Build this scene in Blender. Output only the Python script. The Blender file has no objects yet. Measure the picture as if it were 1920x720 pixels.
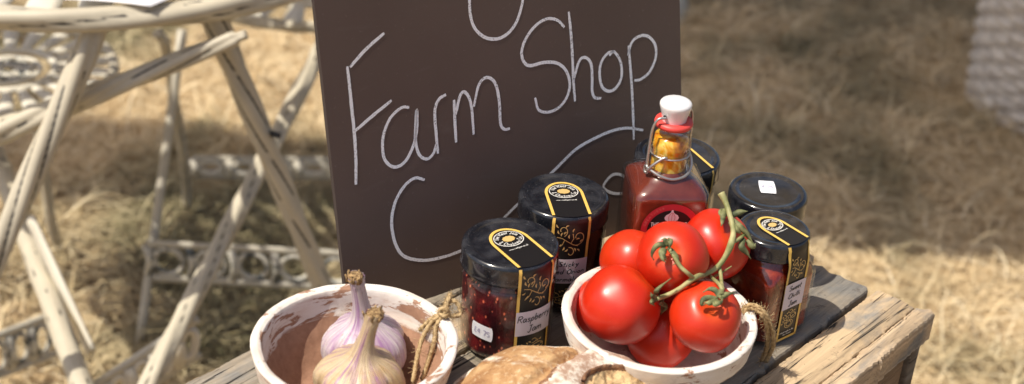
import bpy, bmesh, math, random
import numpy as np
from mathutils import Vector, Matrix, noise as mn
random.seed(7); rng = np.random.default_rng(7)
scene = bpy.context.scene
COL = scene.collection
PI = math.pi
# ------------------------------------------------------------------ camera model
F_PX = 2773.0; PITCH = math.radians(30.5); ROLL = math.radians(4.0); CH = 0.63
GZ = -0.80                                   # the meadow; z = 0 is the top of the crate
def ray(x, y):
    u = (x-960)/F_PX; v = -(y-360)/F_PX
    c, s = math.cos(ROLL), math.sin(ROLL)
    u, v = u*c-v*s, u*s+v*c
    return Vector((u, math.cos(PITCH)+v*math.sin(PITCH), -math.sin(PITCH)+v*math.cos(PITCH)))
CAM = Vector((0, 0, CH))
def un(x, y, z=0.0):
    d = ray(x, y); return CAM + d*((z-CH)/d.z)
def atY(x, y, Y):
    d = ray(x, y); return CAM + d*(Y/d.y)
cd = bpy.data.cameras.new('camera'); cam = bpy.data.objects.new('camera', cd); COL.objects.link(cam)
fw = Vector((0, math.cos(PITCH), -math.sin(PITCH))); up = Vector((0, math.sin(PITCH), math.cos(PITCH))); rt = Vector((1, 0, 0))
c, s = math.cos(ROLL), math.sin(ROLL)
R_ = rt*c + up*s; U_ = -rt*s + up*c
m = Matrix((( R_.x, U_.x, -fw.x, CAM.x), (R_.y, U_.y, -fw.y, CAM.y), (R_.z, U_.z, -fw.z, CAM.z), (0, 0, 0, 1)))
cam.matrix_world = m
cd.sensor_width = 36; cd.lens = 36*F_PX/1920; cd.clip_start = .02; cd.clip_end = 200
cd.dof.use_dof = True; cd.dof.focus_distance = 1.07; cd.dof.aperture_fstop = 6.4
scene.camera = cam
# ------------------------------------------------------------------ light
w = bpy.data.worlds.new('World'); scene.world = w; w.use_nodes = True
nt = w.node_tree; bgn = nt.nodes['Background']
sky = nt.nodes.new('ShaderNodeTexSky'); sky.sky_type = 'NISHITA'; sky.sun_disc = False
SUN = Vector((-.445, -.19, .875)).normalized()
el = math.asin(SUN.z); az = math.atan2(SUN.x, SUN.y)
sky.sun_elevation = el; sky.sun_rotation = az
nt.links.new(sky.outputs[0], bgn.inputs[0]); bgn.inputs[1].default_value = .135; sky.dust_density = 3.0; sky.air_density = .8; sky.ozone_density = .6
sl = bpy.data.lights.new('sun', 'SUN'); sl.energy = 5.0; sl.angle = math.radians(.5); sl.color = (1, .95, .86)
so = bpy.data.objects.new('sun', sl); COL.objects.link(so)
so.rotation_euler = (-SUN).to_track_quat('-Z', 'Y').to_euler()
scene.view_settings.view_transform = 'Standard'; scene.view_settings.look = 'None'
scene.view_settings.exposure = -0.05; scene.view_settings.gamma = 1
scene.view_settings.use_white_balance = True; scene.view_settings.white_balance_temperature = 6750; scene.view_settings.white_balance_tint = 9
scene.render.engine = 'CYCLES'
scene.cycles.max_bounces = 8; scene.cycles.transparent_max_bounces = 12; scene.cycles.sample_clamp_indirect = 6
scene.cycles.caustics_reflective = False; scene.cycles.caustics_refractive = False
scene.cycles.use_denoising = True
# ------------------------------------------------------------------ object helpers
def tag(o, label=None, cat=None, group=None, kind=None):
    if label: o['label'] = label
    if cat: o['category'] = cat
    if group: o['group'] = group
    if kind: o['kind'] = kind
    return o
def empty(name, loc=(0, 0, 0), rz=0):
    o = bpy.data.objects.new(name, None); COL.objects.link(o); o.location = loc; o.rotation_euler = (0, 0, rz)
    o.empty_display_size = .05; return o
class MB:
    def __init__(s): s.v = []; s.f = []; s.uv = []          # uv: one per vertex
    def add(s, vs, fs, uvs=None):
        b = len(s.v); s.v += [tuple(p) for p in vs]; s.f += [tuple(i+b for i in f) for f in fs]
        s.uv += list(uvs) if uvs is not None else [(0, 0)]*len(vs)
    def build(s, name, mat, parent=None, smooth=True, loc=None, rel=None):
        off = Vector(rel) if rel is not None else (Vector(loc) if loc is not None else None)
        vs = s.v if off is None else [(p[0]-off[0], p[1]-off[1], p[2]-off[2]) for p in s.v]
        me = bpy.data.meshes.new(name); me.from_pydata(vs, [], s.f)
        ul = me.uv_layers.new(name='UVMap')
        li = np.empty(len(me.loops), dtype=np.int32); me.loops.foreach_get('vertex_index', li)
        uv = np.array(s.uv, dtype=np.float32)[li]; ul.data.foreach_set('uv', uv.ravel())
        if smooth: me.polygons.foreach_set('use_smooth', [True]*len(me.polygons))
        me.materials.append(mat); me.update()
        o = bpy.data.objects.new(name, me); COL.objects.link(o)
        if parent: o.parent = parent
        elif loc is not None: o.location = loc
        return o
def catmull(pts, n=8):
    P = [Vector(p) for p in pts]
    if len(P) < 3:
        return [P[0].lerp(P[-1], i/n) for i in range(n+1)]
    out = []
    E = [P[0]*2-P[1]] + P + [P[-1]*2-P[-2]]
    for i in range(1, len(E)-2):
        a, b, c_, d = E[i-1], E[i], E[i+1], E[i+2]
        for k in range(n):
            t = k/n
            out.append(.5*((2*b)+(c_-a)*t+(2*a-5*b+4*c_-d)*t*t+(3*b-a-3*c_+d)*t**3))
    out.append(P[-1]); return out
def tube(mb, pts, r, seg=10, closed=False, lobes=0, depth=0, twist=0, flat=1.0, phase=0.0):
    """sweep a (possibly lobed, twisting) section along pts; r number or f(t)"""
    n = len(pts); pts = [Vector(p) for p in pts]
    T = []
    for i in range(n):
        a = pts[i-1] if (i > 0 or closed) else pts[i]
        b = pts[(i+1) % n] if (i < n-1 or closed) else pts[i]
        T.append((b-a).normalized())
    ref = Vector((0, 0, 1)) if abs(T[0].z) < .9 else Vector((1, 0, 0))
    N = (ref - T[0]*ref.dot(T[0])).normalized()
    L = 0; vs = []; uv = []
    for i in range(n):
        if i: L += (pts[i]-pts[i-1]).length
        N = (N - T[i]*N.dot(T[i])).normalized(); B = T[i].cross(N)
        rr = r(i/(n-1)) if callable(r) else r
        for k in range(seg):
            a = 2*PI*k/seg
            g = math.cos(lobes*a/1.0 + twist*L*lobes + phase) if lobes else 1
            q = rr*(1 - depth*(1-abs(math.cos((lobes*(a+twist*L)+phase)/2))) ) if lobes else rr*1.0
            q = rr*(1 - depth*(1-abs(math.cos((lobes*(a+twist*L)+phase)/2)))**1.0) if lobes else rr
            vs.append(pts[i] + N*(math.cos(a)*q) + B*(math.sin(a)*q*flat))
            gv = 1-abs(math.cos((lobes*(a+twist*L)+phase)/2)) if lobes else 0
            uv.append((L, gv))
    fs = []
    m_ = n if closed else n-1
    for i in range(m_):
        for k in range(seg):
            a = i*seg+k; b = i*seg+(k+1) % seg; j = (i+1) % n
            fs.append((a, b, j*seg+(k+1) % seg, j*seg+k))
    if not closed:
        fs.append(tuple(range(seg-1, -1, -1))); fs.append(tuple((n-1)*seg+k for k in range(seg)))
    mb.add(vs, fs, uv)
def lathe(mb, prof, seg=64, cx=0, cy=0, cz=0, fn=None, v0=0, v1=1):
    n = len(prof); vs = []; uv = []
    tot = [0]
    for i in range(1, n): tot.append(tot[-1]+math.hypot(prof[i][0]-prof[i-1][0], prof[i][1]-prof[i-1][1]))
    for i, (r, z) in enumerate(prof):
        for k in range(seg+1):
            a = 2*PI*k/seg
            p = Vector((cx+r*math.cos(a), cy+r*math.sin(a), cz+z))
            if fn: p = fn(p, a, i/(n-1), r, z)
            vs.append(p); uv.append((k/seg, v0+(v1-v0)*tot[i]/max(tot[-1], 1e-9)))
    fs = []
    for i in range(n-1):
        for k in range(seg):
            a = i*(seg+1)+k; fs.append((a, a+1, a+seg+2, a+seg+1))
    mb.add(vs, fs, uv)
def grid(mb, fn, nu, nv, flip=False):
    vs = []; uv = []
    for j in range(nv+1):
        for i in range(nu+1):
            u, v = i/nu, j/nv; vs.append(fn(u, v)); uv.append((u, v))
    fs = []
    for j in range(nv):
        for i in range(nu):
            a = j*(nu+1)+i; q = (a, a+1, a+nu+2, a+nu+1); fs.append(q[::-1] if flip else q)
    mb.add(vs, fs, uv)
def box(mb, lo, hi):
    x0, y0, z0 = lo; x1, y1, z1 = hi
    mb.add([(x0,y0,z0),(x1,y0,z0),(x1,y1,z0),(x0,y1,z0),(x0,y0,z1),(x1,y0,z1),(x1,y1,z1),(x0,y1,z1)],
           [(0,3,2,1),(4,5,6,7),(0,1,5,4),(1,2,6,5),(2,3,7,6),(3,0,4,7)])
# ------------------------------------------------------------------ material helpers
class NT:
    def __init__(s, name):
        s.m = bpy.data.materials.new(name); s.m.use_nodes = True; s.t = s.m.node_tree
        s.b = s.t.nodes['Principled BSDF']; s.out = s.t.nodes['Material Output']
    def n(s, typ, **kw):
        x = s.t.nodes.new(typ)
        for k, v in kw.items():
            if k.startswith('i_'):
                key = k[2:]; key = int(key) if key.isdigit() else key.replace('_', ' ')
                x.inputs[key].default_value = v
            else: setattr(x, k, v)
        return x
    def l(s, a, b): s.t.links.new(a, b)
    def coord(s, kind='Object', scale=(1, 1, 1), loc=(0, 0, 0)):
        tc = s.n('ShaderNodeTexCoord'); mp = s.n('ShaderNodeMapping'); s.l(tc.outputs[kind], mp.inputs[0])
        mp.inputs['Scale'].default_value = scale; mp.inputs['Location'].default_value = loc; return mp.outputs[0]
    def noise(s, co, scale, detail=4, rough=.55, dist=0):
        x = s.n('ShaderNodeTexNoise'); s.l(co, x.inputs['Vector'])
        x.inputs['Scale'].default_value = scale; x.inputs['Detail'].default_value = detail
        x.inputs['Roughness'].default_value = rough; x.inputs['Distortion'].default_value = dist
        return x.outputs['Fac']
    def ramp(s, f, stops, interp='LINEAR'):
        x = s.n('ShaderNodeValToRGB'); s.l(f, x.inputs[0]); e = x.color_ramp.elements; x.color_ramp.interpolation = interp
        while len(e) < len(stops): e.new(.5)
        for k, (p, col) in enumerate(stops):
            e[k].position = p; e[k].color = (*col, 1) if len(col) == 3 else col
        return x.outputs[0]
    def rampf(s, f, a, b, va=0, vb=1):
        x = s.n('ShaderNodeMapRange'); s.l(f, x.inputs[0]); x.inputs[1].default_value = a; x.inputs[2].default_value = b
        x.inputs[3].default_value = va; x.inputs[4].default_value = vb; return x.outputs[0]
    def mix(s, f, a, b, mode='MIX'):
        x = s.n('ShaderNodeMix', data_type='RGBA', blend_type=mode)
        for inp, val in ((0, f), (6, a), (7, b)):
            if isinstance(val, (int, float)): x.inputs[inp].default_value = val
            elif isinstance(val, tuple): x.inputs[inp].default_value = (*val, 1)
            else: s.l(val, x.inputs[inp])
        return x.outputs[2]
    def math(s, op, a, b=0.0):
        x = s.n('ShaderNodeMath', operation=op)
        for i, val in enumerate((a, b)):
            if isinstance(val, (int, float)): x.inputs[i].default_value = val
            else: s.l(val, x.inputs[i])
        return x.outputs[0]
    def col(s, c_):
        if isinstance(c_, tuple): s.b.inputs['Base Color'].default_value = (*c_, 1)
        else: s.l(c_, s.b.inputs['Base Color'])
    def rough(s, r):
        if isinstance(r, (int, float)): s.b.inputs['Roughness'].default_value = r
        else: s.l(r, s.b.inputs['Roughness'])
    def set(s, **kw):
        for k, v in kw.items(): s.b.inputs[k.replace('_', ' ')].default_value = v
    def bump(s, h, strength=.3, dist=.001):
        x = s.n('ShaderNodeBump'); s.l(h, x.inputs['Height']); x.inputs['Strength'].default_value = strength
        x.inputs['Distance'].default_value = dist; s.l(x.outputs[0], s.b.inputs['Normal'])
def simple(name, col, rough=.5, **kw):
    t = NT(name); t.col(col); t.rough(rough); t.set(**kw); return t.m
def varied(name, c1, c2, scale, rough=.6, bump=0, bscale=None, bdist=.001, lo=.35, hi=.65, **kw):
    t = NT(name); co = t.coord(); f = t.noise(co, scale, 5)
    t.col(t.ramp(f, [(lo, c1), (hi, c2)])); t.rough(rough); t.set(**kw)
    if bump: t.bump(t.noise(co, bscale or scale*3, 4), bump, bdist)
    return t.m
M = {}
# weathered grey-brown planks; grain along local X
def wood(name, seed, tint, dark=.8):
    t = NT(name)
    co = t.coord('Object', (3, 46, 46), (seed*3.1, seed*1.7, seed)); g = t.noise(co, 1.6, 9, .68, 1.2)
    co2 = t.coord('Object', (1, 1.6, 1.6), (seed, 0, seed*.6)); big = t.noise(co2, 14, 5, .6, .6)
    co3 = t.coord('Object', (5, 120, 120), (seed*5, 0, 0)); crack = t.noise(co3, 1.0, 5, .6, 2.0)
    co4 = t.coord('Object', (1, 1, 1), (0, seed, 0)); sp = t.noise(co4, 260, 3, .7)
    a = t.ramp(g, [(.30, tuple(.5*x for x in tint)), (.5, tint), (.72, tuple(min(1, 1.45*x) for x in tint))])
    grey = t.ramp(g, [(.3, (.10, .095, .09)), (.7, (.30, .285, .26))])
    ca = t.mix(t.rampf(big, .50, .66), a, grey)
    ca = t.mix(t.rampf(crack, .40, .35), ca, (.022, .018, .015))
    ca = t.mix(t.rampf(sp, .64, .74, 0, .55), ca, (.45, .40, .33)); ca = t.mix(t.rampf(t.noise(t.coord('Object', (1, 1, 1), (seed, 2, 5)), 70, 6, .75), .60, .66, 0, .55), ca, (.07, .055, .045))
    t.col(ca); t.rough(.88)
    h = t.math('ADD', t.math('MULTIPLY', g, .7), t.math('MULTIPLY', t.rampf(crack, .30, .42), .8)); h = t.math('ADD', h, t.math('MULTIPLY', sp, .35))
    t.bump(h, .75, .0016); return t.m
M['plank1'] = wood('wood_warm', 1, (.50, .365, .225)); M['plank2'] = wood('wood_grey', 2, (.30, .25, .19)); M['plank3'] = wood('wood_side', 3, (.26, .17, .10)); M['post_wood'] = wood('wood_post', 6, (.12, .09, .065))
M['plank0'] = wood('wood_edge', 4, (.50, .37, .24))
M['board'] = None
t = NT('chalkboard'); co = t.coord(); f = t.noise(co, 9, 5, .6); f2 = t.noise(co, 420, 2, .6)
cbase = t.ramp(f, [(.3, (.108, .072, .059)), (.7, (.128, .088, .073))])
cbase = t.mix(t.rampf(f2, .66, .78, 0, .10), cbase, (.5, .45, .42))
hz = t.noise(t.coord('Object', (1, 1, 2.5), (2, 0, 1)), 7, 6, .7, 1.5); cbase = t.mix(t.rampf(hz, .55, .78, 0, .07), cbase, (.6, .58, .56))
scr = t.noise(t.coord('Object', (22, 22, 190), (1, 5, 0)), 2.0, 3, .6, .5); cbase = t.mix(t.rampf(scr, .74, .78, 0, .10), cbase, (.55, .5, .48))
t.col(cbase); t.rough(.62); t.bump(f2, .05, .0004); M['board'] = t.m
t = NT('board_edge'); t.col((.045, .032, .03)); t.rough(.7); M['board_edge'] = t.m
t = NT('chalk'); co = t.coord(); f = t.noise(co, 650, 3, .8); f2 = t.noise(co, 70, 3)
k = t.rampf(t.math('ADD', f, t.math('MULTIPLY', f2, .35)), .50, .64)
t.col(t.mix(k, (.40, .37, .37), (.97, .97, .99))); t.rough(.95); M['chalk'] = t.m
# cast furniture: cream paint, black patina left in the grooves
def paint(name, cream, grooves=True):
    t = NT(name); co = t.coord(); f = t.noise(co, 30, 5, .6)
    base = t.ramp(f, [(.3, tuple(x*.86 for x in cream)), (.7, cream)])
    tc = t.n('ShaderNodeTexCoord'); sx = t.n('ShaderNodeSeparateXYZ'); t.l(tc.outputs['UV'], sx.inputs[0])
    wn = t.noise(t.coord('Object', (1, 1, 1)), 17, 3, .6)
    if grooves:
        gmask = t.math('MULTIPLY', t.rampf(sx.outputs[1], .70, .80), t.rampf(wn, .46, .50))
        base = t.mix(gmask, base, (.02, .018, .02))
    chip = t.noise(co, 55, 6, .7)
    base = t.mix(t.rampf(chip, .72, .75), base, (.06, .05, .045))
    t.col(base); t.rough(.5); t.bump(f, .15, .002); return t.m
M['paint'] = paint('cream_paint', (.57, .51, .395)); M['paint_plain'] = paint('cream_paint_plain', (.74, .69, .58), False)
M['paint_grey'] = paint('aged_grey_paint', (.56, .52, .43), False)
t = NT('ornament_paint'); co = t.coord(); f = t.noise(co, 60, 4, .6)
t.col(t.ramp(f, [(.40, (.07, .08, .085)), (.50, (.60, .57, .49))])); t.rough(.5); M['ornament'] = t.m
# jars
t = NT('black_lid'); co = t.coord(); f = t.noise(co, 1100, 2, .5); f3 = t.noise(co, 60, 4, .6)
k = t.rampf(f, .70, .80); dz_ = t.mix(t.rampf(f3, .42, .72, 0, .06), (.008, .009, .013), (.5, .5, .55)); t.col(t.mix(t.math('MULTIPLY', k, .6), dz_, (.55, .52, .5)))
t.rough(t.rampf(f3, .3, .7, .13, .30)); t.set(Coat_Weight=.5, Coat_Roughness=.08); M['lid'] = t.m
def thin_glass(name, tint=(1, 1, 1), strength=1.0):
    t = NT(name); tr = t.n('ShaderNodeBsdfTransparent'); tr.inputs[0].default_value = (*tint, 1)
    gl = t.n('ShaderNodeBsdfGlossy'); gl.inputs['Roughness'].default_value = .04
    fr = t.n('ShaderNodeFresnel'); fr.inputs[0].default_value = 1.5
    mx = t.n('ShaderNodeMixShader'); gm = t.n('ShaderNodeNewGeometry'); t.l(t.math('MULTIPLY', t.math('MULTIPLY', fr.outputs[0], strength), t.math('SUBTRACT', 1.0, gm.outputs['Backfacing'])), mx.inputs[0]); t.l(tr.outputs[0], mx.inputs[1]); t.l(gl.outputs[0], mx.inputs[2])
    t.l(mx.outputs[0], t.out.inputs[0]); return t.m
M['glass'] = thin_glass('clear_jar_glass', (.97, .98, .97), 1.3)
M['neck_glass'] = thin_glass('clear_neck_glass', (.98, .98, .96), 1.8)
t = NT('raspberry_jam'); co = t.coord(); v = t.n('ShaderNodeTexVoronoi'); t.l(t.coord('Object', (1, 1, .6)), v.inputs[0]); v.inputs['Scale'].default_value = 330
seedm = t.rampf(v.outputs['Distance'], .30, .16); rnd = t.n('ShaderNodeSeparateColor'); t.l(v.outputs['Color'], rnd.inputs[0])
seedm = t.math('MULTIPLY', seedm, t.rampf(rnd.outputs[0], .35, .5))
f = t.noise(co, 70, 5, .6)
base = t.ramp(f, [(.35, (.016, .002, .004)), (.54, (.060, .004, .008)), (.72, (.20, .012, .014))])
t.col(t.mix(seedm, base, (.66, .15, .08))); t.rough(.3); t.set(Coat_Weight=.6, Coat_Roughness=.05); t.bump(v.outputs['Distance'], .3, .0008); M['jam_raspberry'] = t.m
M['jam_onion'] = varied('onion_marmalade', (.006, .003, .002), (.030, .009, .005), 90, .25, .4, 160, Coat_Weight=.5)
M['jam_back'] = varied('dark_chutney', (.006, .004, .003), (.028, .016, .008), 120, .25, .4, 160, Coat_Weight=.5)
t = NT('sweet_chilli_jam'); co = t.coord(); f = t.noise(co, 60, 5, .6, .8); g = t.noise(t.coord('Object', (1, 1, .4), (4, 2, 1)), 190, 3, .6)
b0 = t.ramp(f, [(.3, (.07, .006, .002)), (.5, (.22, .02, .006)), (.72, (.42, .055, .014))])
t.col(t.mix(t.rampf(g, .66, .72), b0, (.75, .24, .06))); t.rough(.22); t.set(Coat_Weight=.6, Coat_Roughness=.05, Subsurface_Weight=.15); t.b.inputs['Subsurface Radius'].default_value = (.01, .002, .001); M['jam_chilli'] = t.m
M['jam_orange'] = varied('orange_relish', (.20, .08, .015), (.62, .33, .08), 110, .3, .4, 160, Coat_Weight=.5)
t = NT('red_sauce'); co = t.coord(); f = t.noise(co, 38, 4, .6, .5)
t.col(t.ramp(f, [(.3, (.085, .012, .006)), (.7, (.19, .032, .017))])); t.rough(.22); t.set(Coat_Weight=.7, Coat_Roughness=.04); M['sauce'] = t.m
t = NT('amber_oil'); co = t.coord(); f = t.noise(t.coord('Object', (1, 1, .8)), 62, 2, .5, 1.6)
colr = t.ramp(f, [(.30, (.30, .06, .004)), (.42, (.62, .21, .008)), (.54, (.86, .42, .02)), (.64, (1, .72, .16)), (.70, (.60, .22, .01))])
t.col(colr); t.rough(.12); t.set(Coat_Weight=1, Coat_Roughness=.03, Subsurface_Weight=.4); t.b.inputs['Subsurface Radius'].default_value = (.01, .005, .001); t.bump(f, .25, .002); M['amber'] = t.m
M['gold'] = simple('gold_print', (.78, .50, .12), .35); M['gold_thin'] = simple('pale_gold_print', (.62, .42, .16), .4)
M['label_black'] = simple('black_label_paper', (.010, .009, .010), .35); M['label_white'] = simple('label_panel', (.72, .64, .70), .5)
M['ink'] = simple('black_ink', (.02, .02, .025), .5); M['white_print'] = simple('white_print', (.80, .78, .74), .5)
M['sticker'] = varied('price_sticker', (.74, .74, .80), (.82, .82, .86), 200, .5); M['faint_ink'] = simple('faded_purple_ink', (.42, .40, .55), .6)
M['red_print'] = simple('red_print', (.50, .025, .04), .4); M['pink_print'] = simple('pink_print', (.72, .55, .58), .5); M['redpale'] = simple('red_pale_print', (.65, .16, .15), .5)
M['ceramic'] = simple('white_ceramic', (.80, .79, .80), .14, Coat_Weight=.6, Coat_Roughness=.06)
M['rubber'] = simple('red_rubber', (.72, .07, .06), .45)
M['wire'] = simple('steel_wire', (.52, .51, .50), .36, Metallic=.85)
t = NT('tomato_skin'); co = t.coord(); f = t.noise(co, 38, 3, .5); fr = t.noise(co, 900, 2, .6)
t.col(t.mix(t.rampf(fr, .64, .74, 0, .35), t.ramp(f, [(.3, (.52, .012, .004)), (.7, (.68, .030, .007))]), (.8, .12, .05)))
tcx = t.n('ShaderNodeTexCoord'); sxx = t.n('ShaderNodeSeparateXYZ'); t.l(tcx.outputs['UV'], sxx.inputs[0])
bc0 = t.b.inputs['Base Color'].links[0].from_socket
oi_ = t.n('ShaderNodeObjectInfo'); bc0 = t.mix(t.math('MULTIPLY', oi_.outputs['Random'], .45), bc0, (.62, .055, .008)); bc0 = t.mix(t.rampf(t.noise(co, 22, 3, .5), .45, .7, 0, .4), bc0, (.42, .006, .006))
t.col(t.mix(t.math('MULTIPLY', t.rampf(sxx.outputs[1], .24, .04), t.rampf(t.noise(co, 60, 4, .6), .35, .6, .25, .8)), bc0, (.70, .11, .015)))
t.rough(t.rampf(f, .3, .7, .30, .46)); t.set(Subsurface_Weight=.18, Coat_Weight=.06, Coat_Roughness=.2); t.b.inputs['Subsurface Radius'].default_value = (.006, .001, .0005); M['tomato'] = t.m
M['vine'] = varied('vine_green', (.17, .19, .06), (.46, .42, .20), 90, .6, .3, 300)
M['calyx'] = varied('calyx_green', (.06, .075, .03), (.26, .26, .11), 150, .65, .3, 300)
M['dry_scar'] = varied('dry_brown', (.10, .05, .02), (.52, .34, .16), 500, .9, .8, 700, .002)
# lime-washed terracotta; UV v runs along the profile
def clay(name, bare_from, chips):
    t = NT(name); co = t.coord(); tc = t.n('ShaderNodeTexCoord'); sx = t.n('ShaderNodeSeparateXYZ'); t.l(tc.outputs['UV'], sx.inputs[0])
    n1 = t.noise(t.coord('Object', (1, 1, 3.2)), 42, 7, .66, .6); n2 = t.noise(co, 150, 4, .6); n3 = t.noise(t.coord('Object', (1, 1, 4), (3, 0, 0)), 24, 5, .6, .8)
    cl = t.ramp(n2, [(.3, (.30, .16, .10)), (.7, (.42, .235, .15))])
    wh = t.ramp(n3, [(.30, (.62, .50, .42)), (.45, (.74, .67, .60)), (.7, (.80, .76, .72))])
    grey = t.mix(t.rampf(t.noise(t.coord('Object', (1, 1, 1), (7, 7, 7)), 60, 5, .7), .56, .68, 0, .4), wh, (.38, .33, .30))
    mask = t.rampf(n1, chips, chips+.035)
    if bare_from:
        vv = t.math('ADD', sx.outputs[1], t.math('MULTIPLY', t.math('SUBTRACT', n3, .5), .10))
        mask = t.math('MAXIMUM', mask, t.rampf(vv, bare_from, bare_from+.010))
    t.col(t.mix(mask, grey, cl)); t.rough(.82); t.bump(t.math('ADD', t.math('MULTIPLY', mask, -.6), n2), .35, .0012); return t.m
M['clay1'] = clay('limewashed_clay_bare_inside', .64, .535); M['clay2'] = clay('limewashed_clay', None, .565)
def garlic_mat(name, a, b, purple, lo, hi, tanmask=.0):
    t = NT(name); tc = t.n('ShaderNodeTexCoord'); mp = t.n('ShaderNodeMapping'); t.l(tc.outputs['UV'], mp.inputs[0]); mp.inputs['Scale'].default_value = (26, 1.6, 1)
    s1 = t.noise(mp.outputs[0], 1.3, 6, .62, .5)
    mp2 = t.n('ShaderNodeMapping'); t.l(tc.outputs['UV'], mp2.inputs[0]); mp2.inputs['Scale'].default_value = (5, 1.4, 1); s2 = t.noise(mp2.outputs[0], 1.0, 3, .5)
    mp3 = t.n('ShaderNodeMapping'); t.l(tc.outputs['UV'], mp3.inputs[0]); mp3.inputs['Scale'].default_value = (90, 3, 1); s3 = t.noise(mp3.outputs[0], 1.0, 4, .6)
    base = t.ramp(s3, [(.3, a), (.7, b)])
    pm = t.math('MULTIPLY', t.rampf(t.math('ADD', t.math('MULTIPLY', s1, .55), t.math('MULTIPLY', s2, .45)), lo, hi), .85)
    colr = t.mix(pm, base, purple)
    if tanmask: colr = t.mix(t.rampf(t.noise(t.coord('Object', (1, 1, .6)), 55, 5, .65), .52, .64, 0, tanmask), colr, (.47, .29, .12))
    t.col(colr); t.rough(.42); t.set(Subsurface_Weight=.1, Coat_Weight=.15, Coat_Roughness=.3); t.b.inputs['Subsurface Radius'].default_value = (.004, .003, .002)
    t.bump(t.math('ADD', s3, t.math('MULTIPLY', s1, .8)), .7, .0016); t.col(t.mix(t.rampf(t.noise(t.coord('Object', (1, 1, 1), (2, 2, 2)), 190, 5, .75), .60, .68, 0, .6), colr, (.26, .17, .10))); return t.m
M['garlic_a'] = garlic_mat('purple_garlic_skin', (.50, .41, .43), (.72, .63, .62), (.30, .12, .32), .45, .60)
M['garlic_b'] = garlic_mat('cream_garlic_skin', (.44, .30, .16), (.66, .52, .34), (.30, .12, .26), .50, .59, .65)
M['twine'] = varied('jute_twine', (.34, .22, .10), (.60, .44, .24), 350, .9, .8, 900, .0006)
# bread
t = NT('bread_crust'); co = t.coord(); a = t.noise(co, 34, 6, .65, .6); b = t.noise(co, 260, 4, .7); cc = t.noise(t.coord('Object', (1, 1, 1), (3, 8, 2)), 17, 4, .6, .7)
crust = t.ramp(a, [(.3, (.21, .09, .035)), (.48, (.42, .225, .095)), (.66, (.60, .385, .19))])
fl = t.math('MAXIMUM', t.math('MULTIPLY', t.rampf(cc, .56, .64), t.rampf(b, .34, .55)), t.rampf(b, .60, .72, 0, .55))
crust = t.mix(t.rampf(b, .52, .66, 0, .5), crust, (.72, .52, .30)); crust = t.mix(t.rampf(t.noise(co, 120, 5, .7), .56, .66, 0, .6), crust, (.24, .10, .04))
t.col(t.mix(fl, crust, (.78, .70, .58))); t.rough(.8); t.bump(t.math('ADD', a, t.math('MULTIPLY', b, .6)), .9, .003); M['crust'] = t.m
t = NT('floured_crust'); co = t.coord(); b = t.noise(co, 260, 5, .75); a = t.noise(co, 40, 5, .65)
t.col(t.mix(t.rampf(t.math('ADD', t.math('MULTIPLY', b, .6), t.math('MULTIPLY', a, 1.1)), .76, .92), (.42, .27, .19), (.80, .73, .62))); t.rough(.9); t.bump(b, .6, .001); M['flour'] = t.m
M['dark_crust'] = varied('burnt_crust_edge', (.10, .045, .03), (.38, .19, .09), 220, .8, .9, 420, .002)
t = NT('bread_crumb'); co = t.coord(); v = t.n('ShaderNodeTexVoronoi'); t.l(co, v.inputs[0]); v.inputs['Scale'].default_value = 120; a = t.noise(co, 60, 6, .7)
t.col(t.mix(t.rampf(a, .36, .50), (.26, .14, .06), (.72, .50, .26))); t.rough(.9); t.bump(t.math('ADD', v.outputs['Distance'], a), .9, .004); M['crumb'] = t.m
t = NT('straw'); oi = t.n('ShaderNodeTexCoord'); sx = t.n('ShaderNodeSeparateXYZ'); t.l(oi.outputs['UV'], sx.inputs[0])
big = t.noise(t.coord('Object', (1, 1, 1)), 1.6, 4, .6, .4)
c1 = t.ramp(sx.outputs[0], [(0, (.34, .235, .12)), (.3, (.62, .46, .26)), (.65, (.80, .64, .39)), (1, (.88, .77, .56))])
c2 = t.ramp(sx.outputs[0], [(0, (.07, .075, .035)), (.4, (.24, .20, .10)), (1, (.50, .43, .26))])
t.col(t.mix(t.rampf(big, .46, .60), c1, c2)); t.rough(.7); M['straw'] = t.m
t = NT('soil_thatch'); co = t.coord(); a = t.noise(co, 8, 8, .75, .5); b = t.noise(co, 1.6, 4, .6, .4)
c1 = t.ramp(a, [(.3, (.27, .18, .095)), (.5, (.49, .35, .19)), (.7, (.66, .50, .29))]); c2 = t.ramp(a, [(.3, (.09, .075, .04)), (.7, (.24, .18, .10))])
t.col(t.mix(t.rampf(b, .46, .60), c1, c2)); t.rough(.95); t.bump(a, .8, .03); M['soil'] = t.m
M['wicker'] = varied('white_wicker', (.50, .44, .38), (.80, .73, .64), 40, .7, .4, 120)
t = NT('shade_canvas'); di = t.n('ShaderNodeBsdfDiffuse'); di.inputs[0].default_value = (.62, .56, .44, 1); tl = t.n('ShaderNodeBsdfTranslucent'); tl.inputs[0].default_value = (.62, .54, .40, 1)
mx = t.n('ShaderNodeMixShader'); mx.inputs[0].default_value = .21; t.l(di.outputs[0], mx.inputs[1]); t.l(tl.outputs[0], mx.inputs[2]); t.l(mx.outputs[0], t.out.inputs[0]); M['canvas'] = t.m  # cloth of the two added shade canopies; translucency sets how deep their shade is
M['pole'] = varied('varnished_pole', (.30, .18, .09), (.38, .24, .12), 20, .5)
M['paper'] = varied('printed_leaflet', (.80, .80, .84), (.84, .84, .87), 20, .45)
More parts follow.
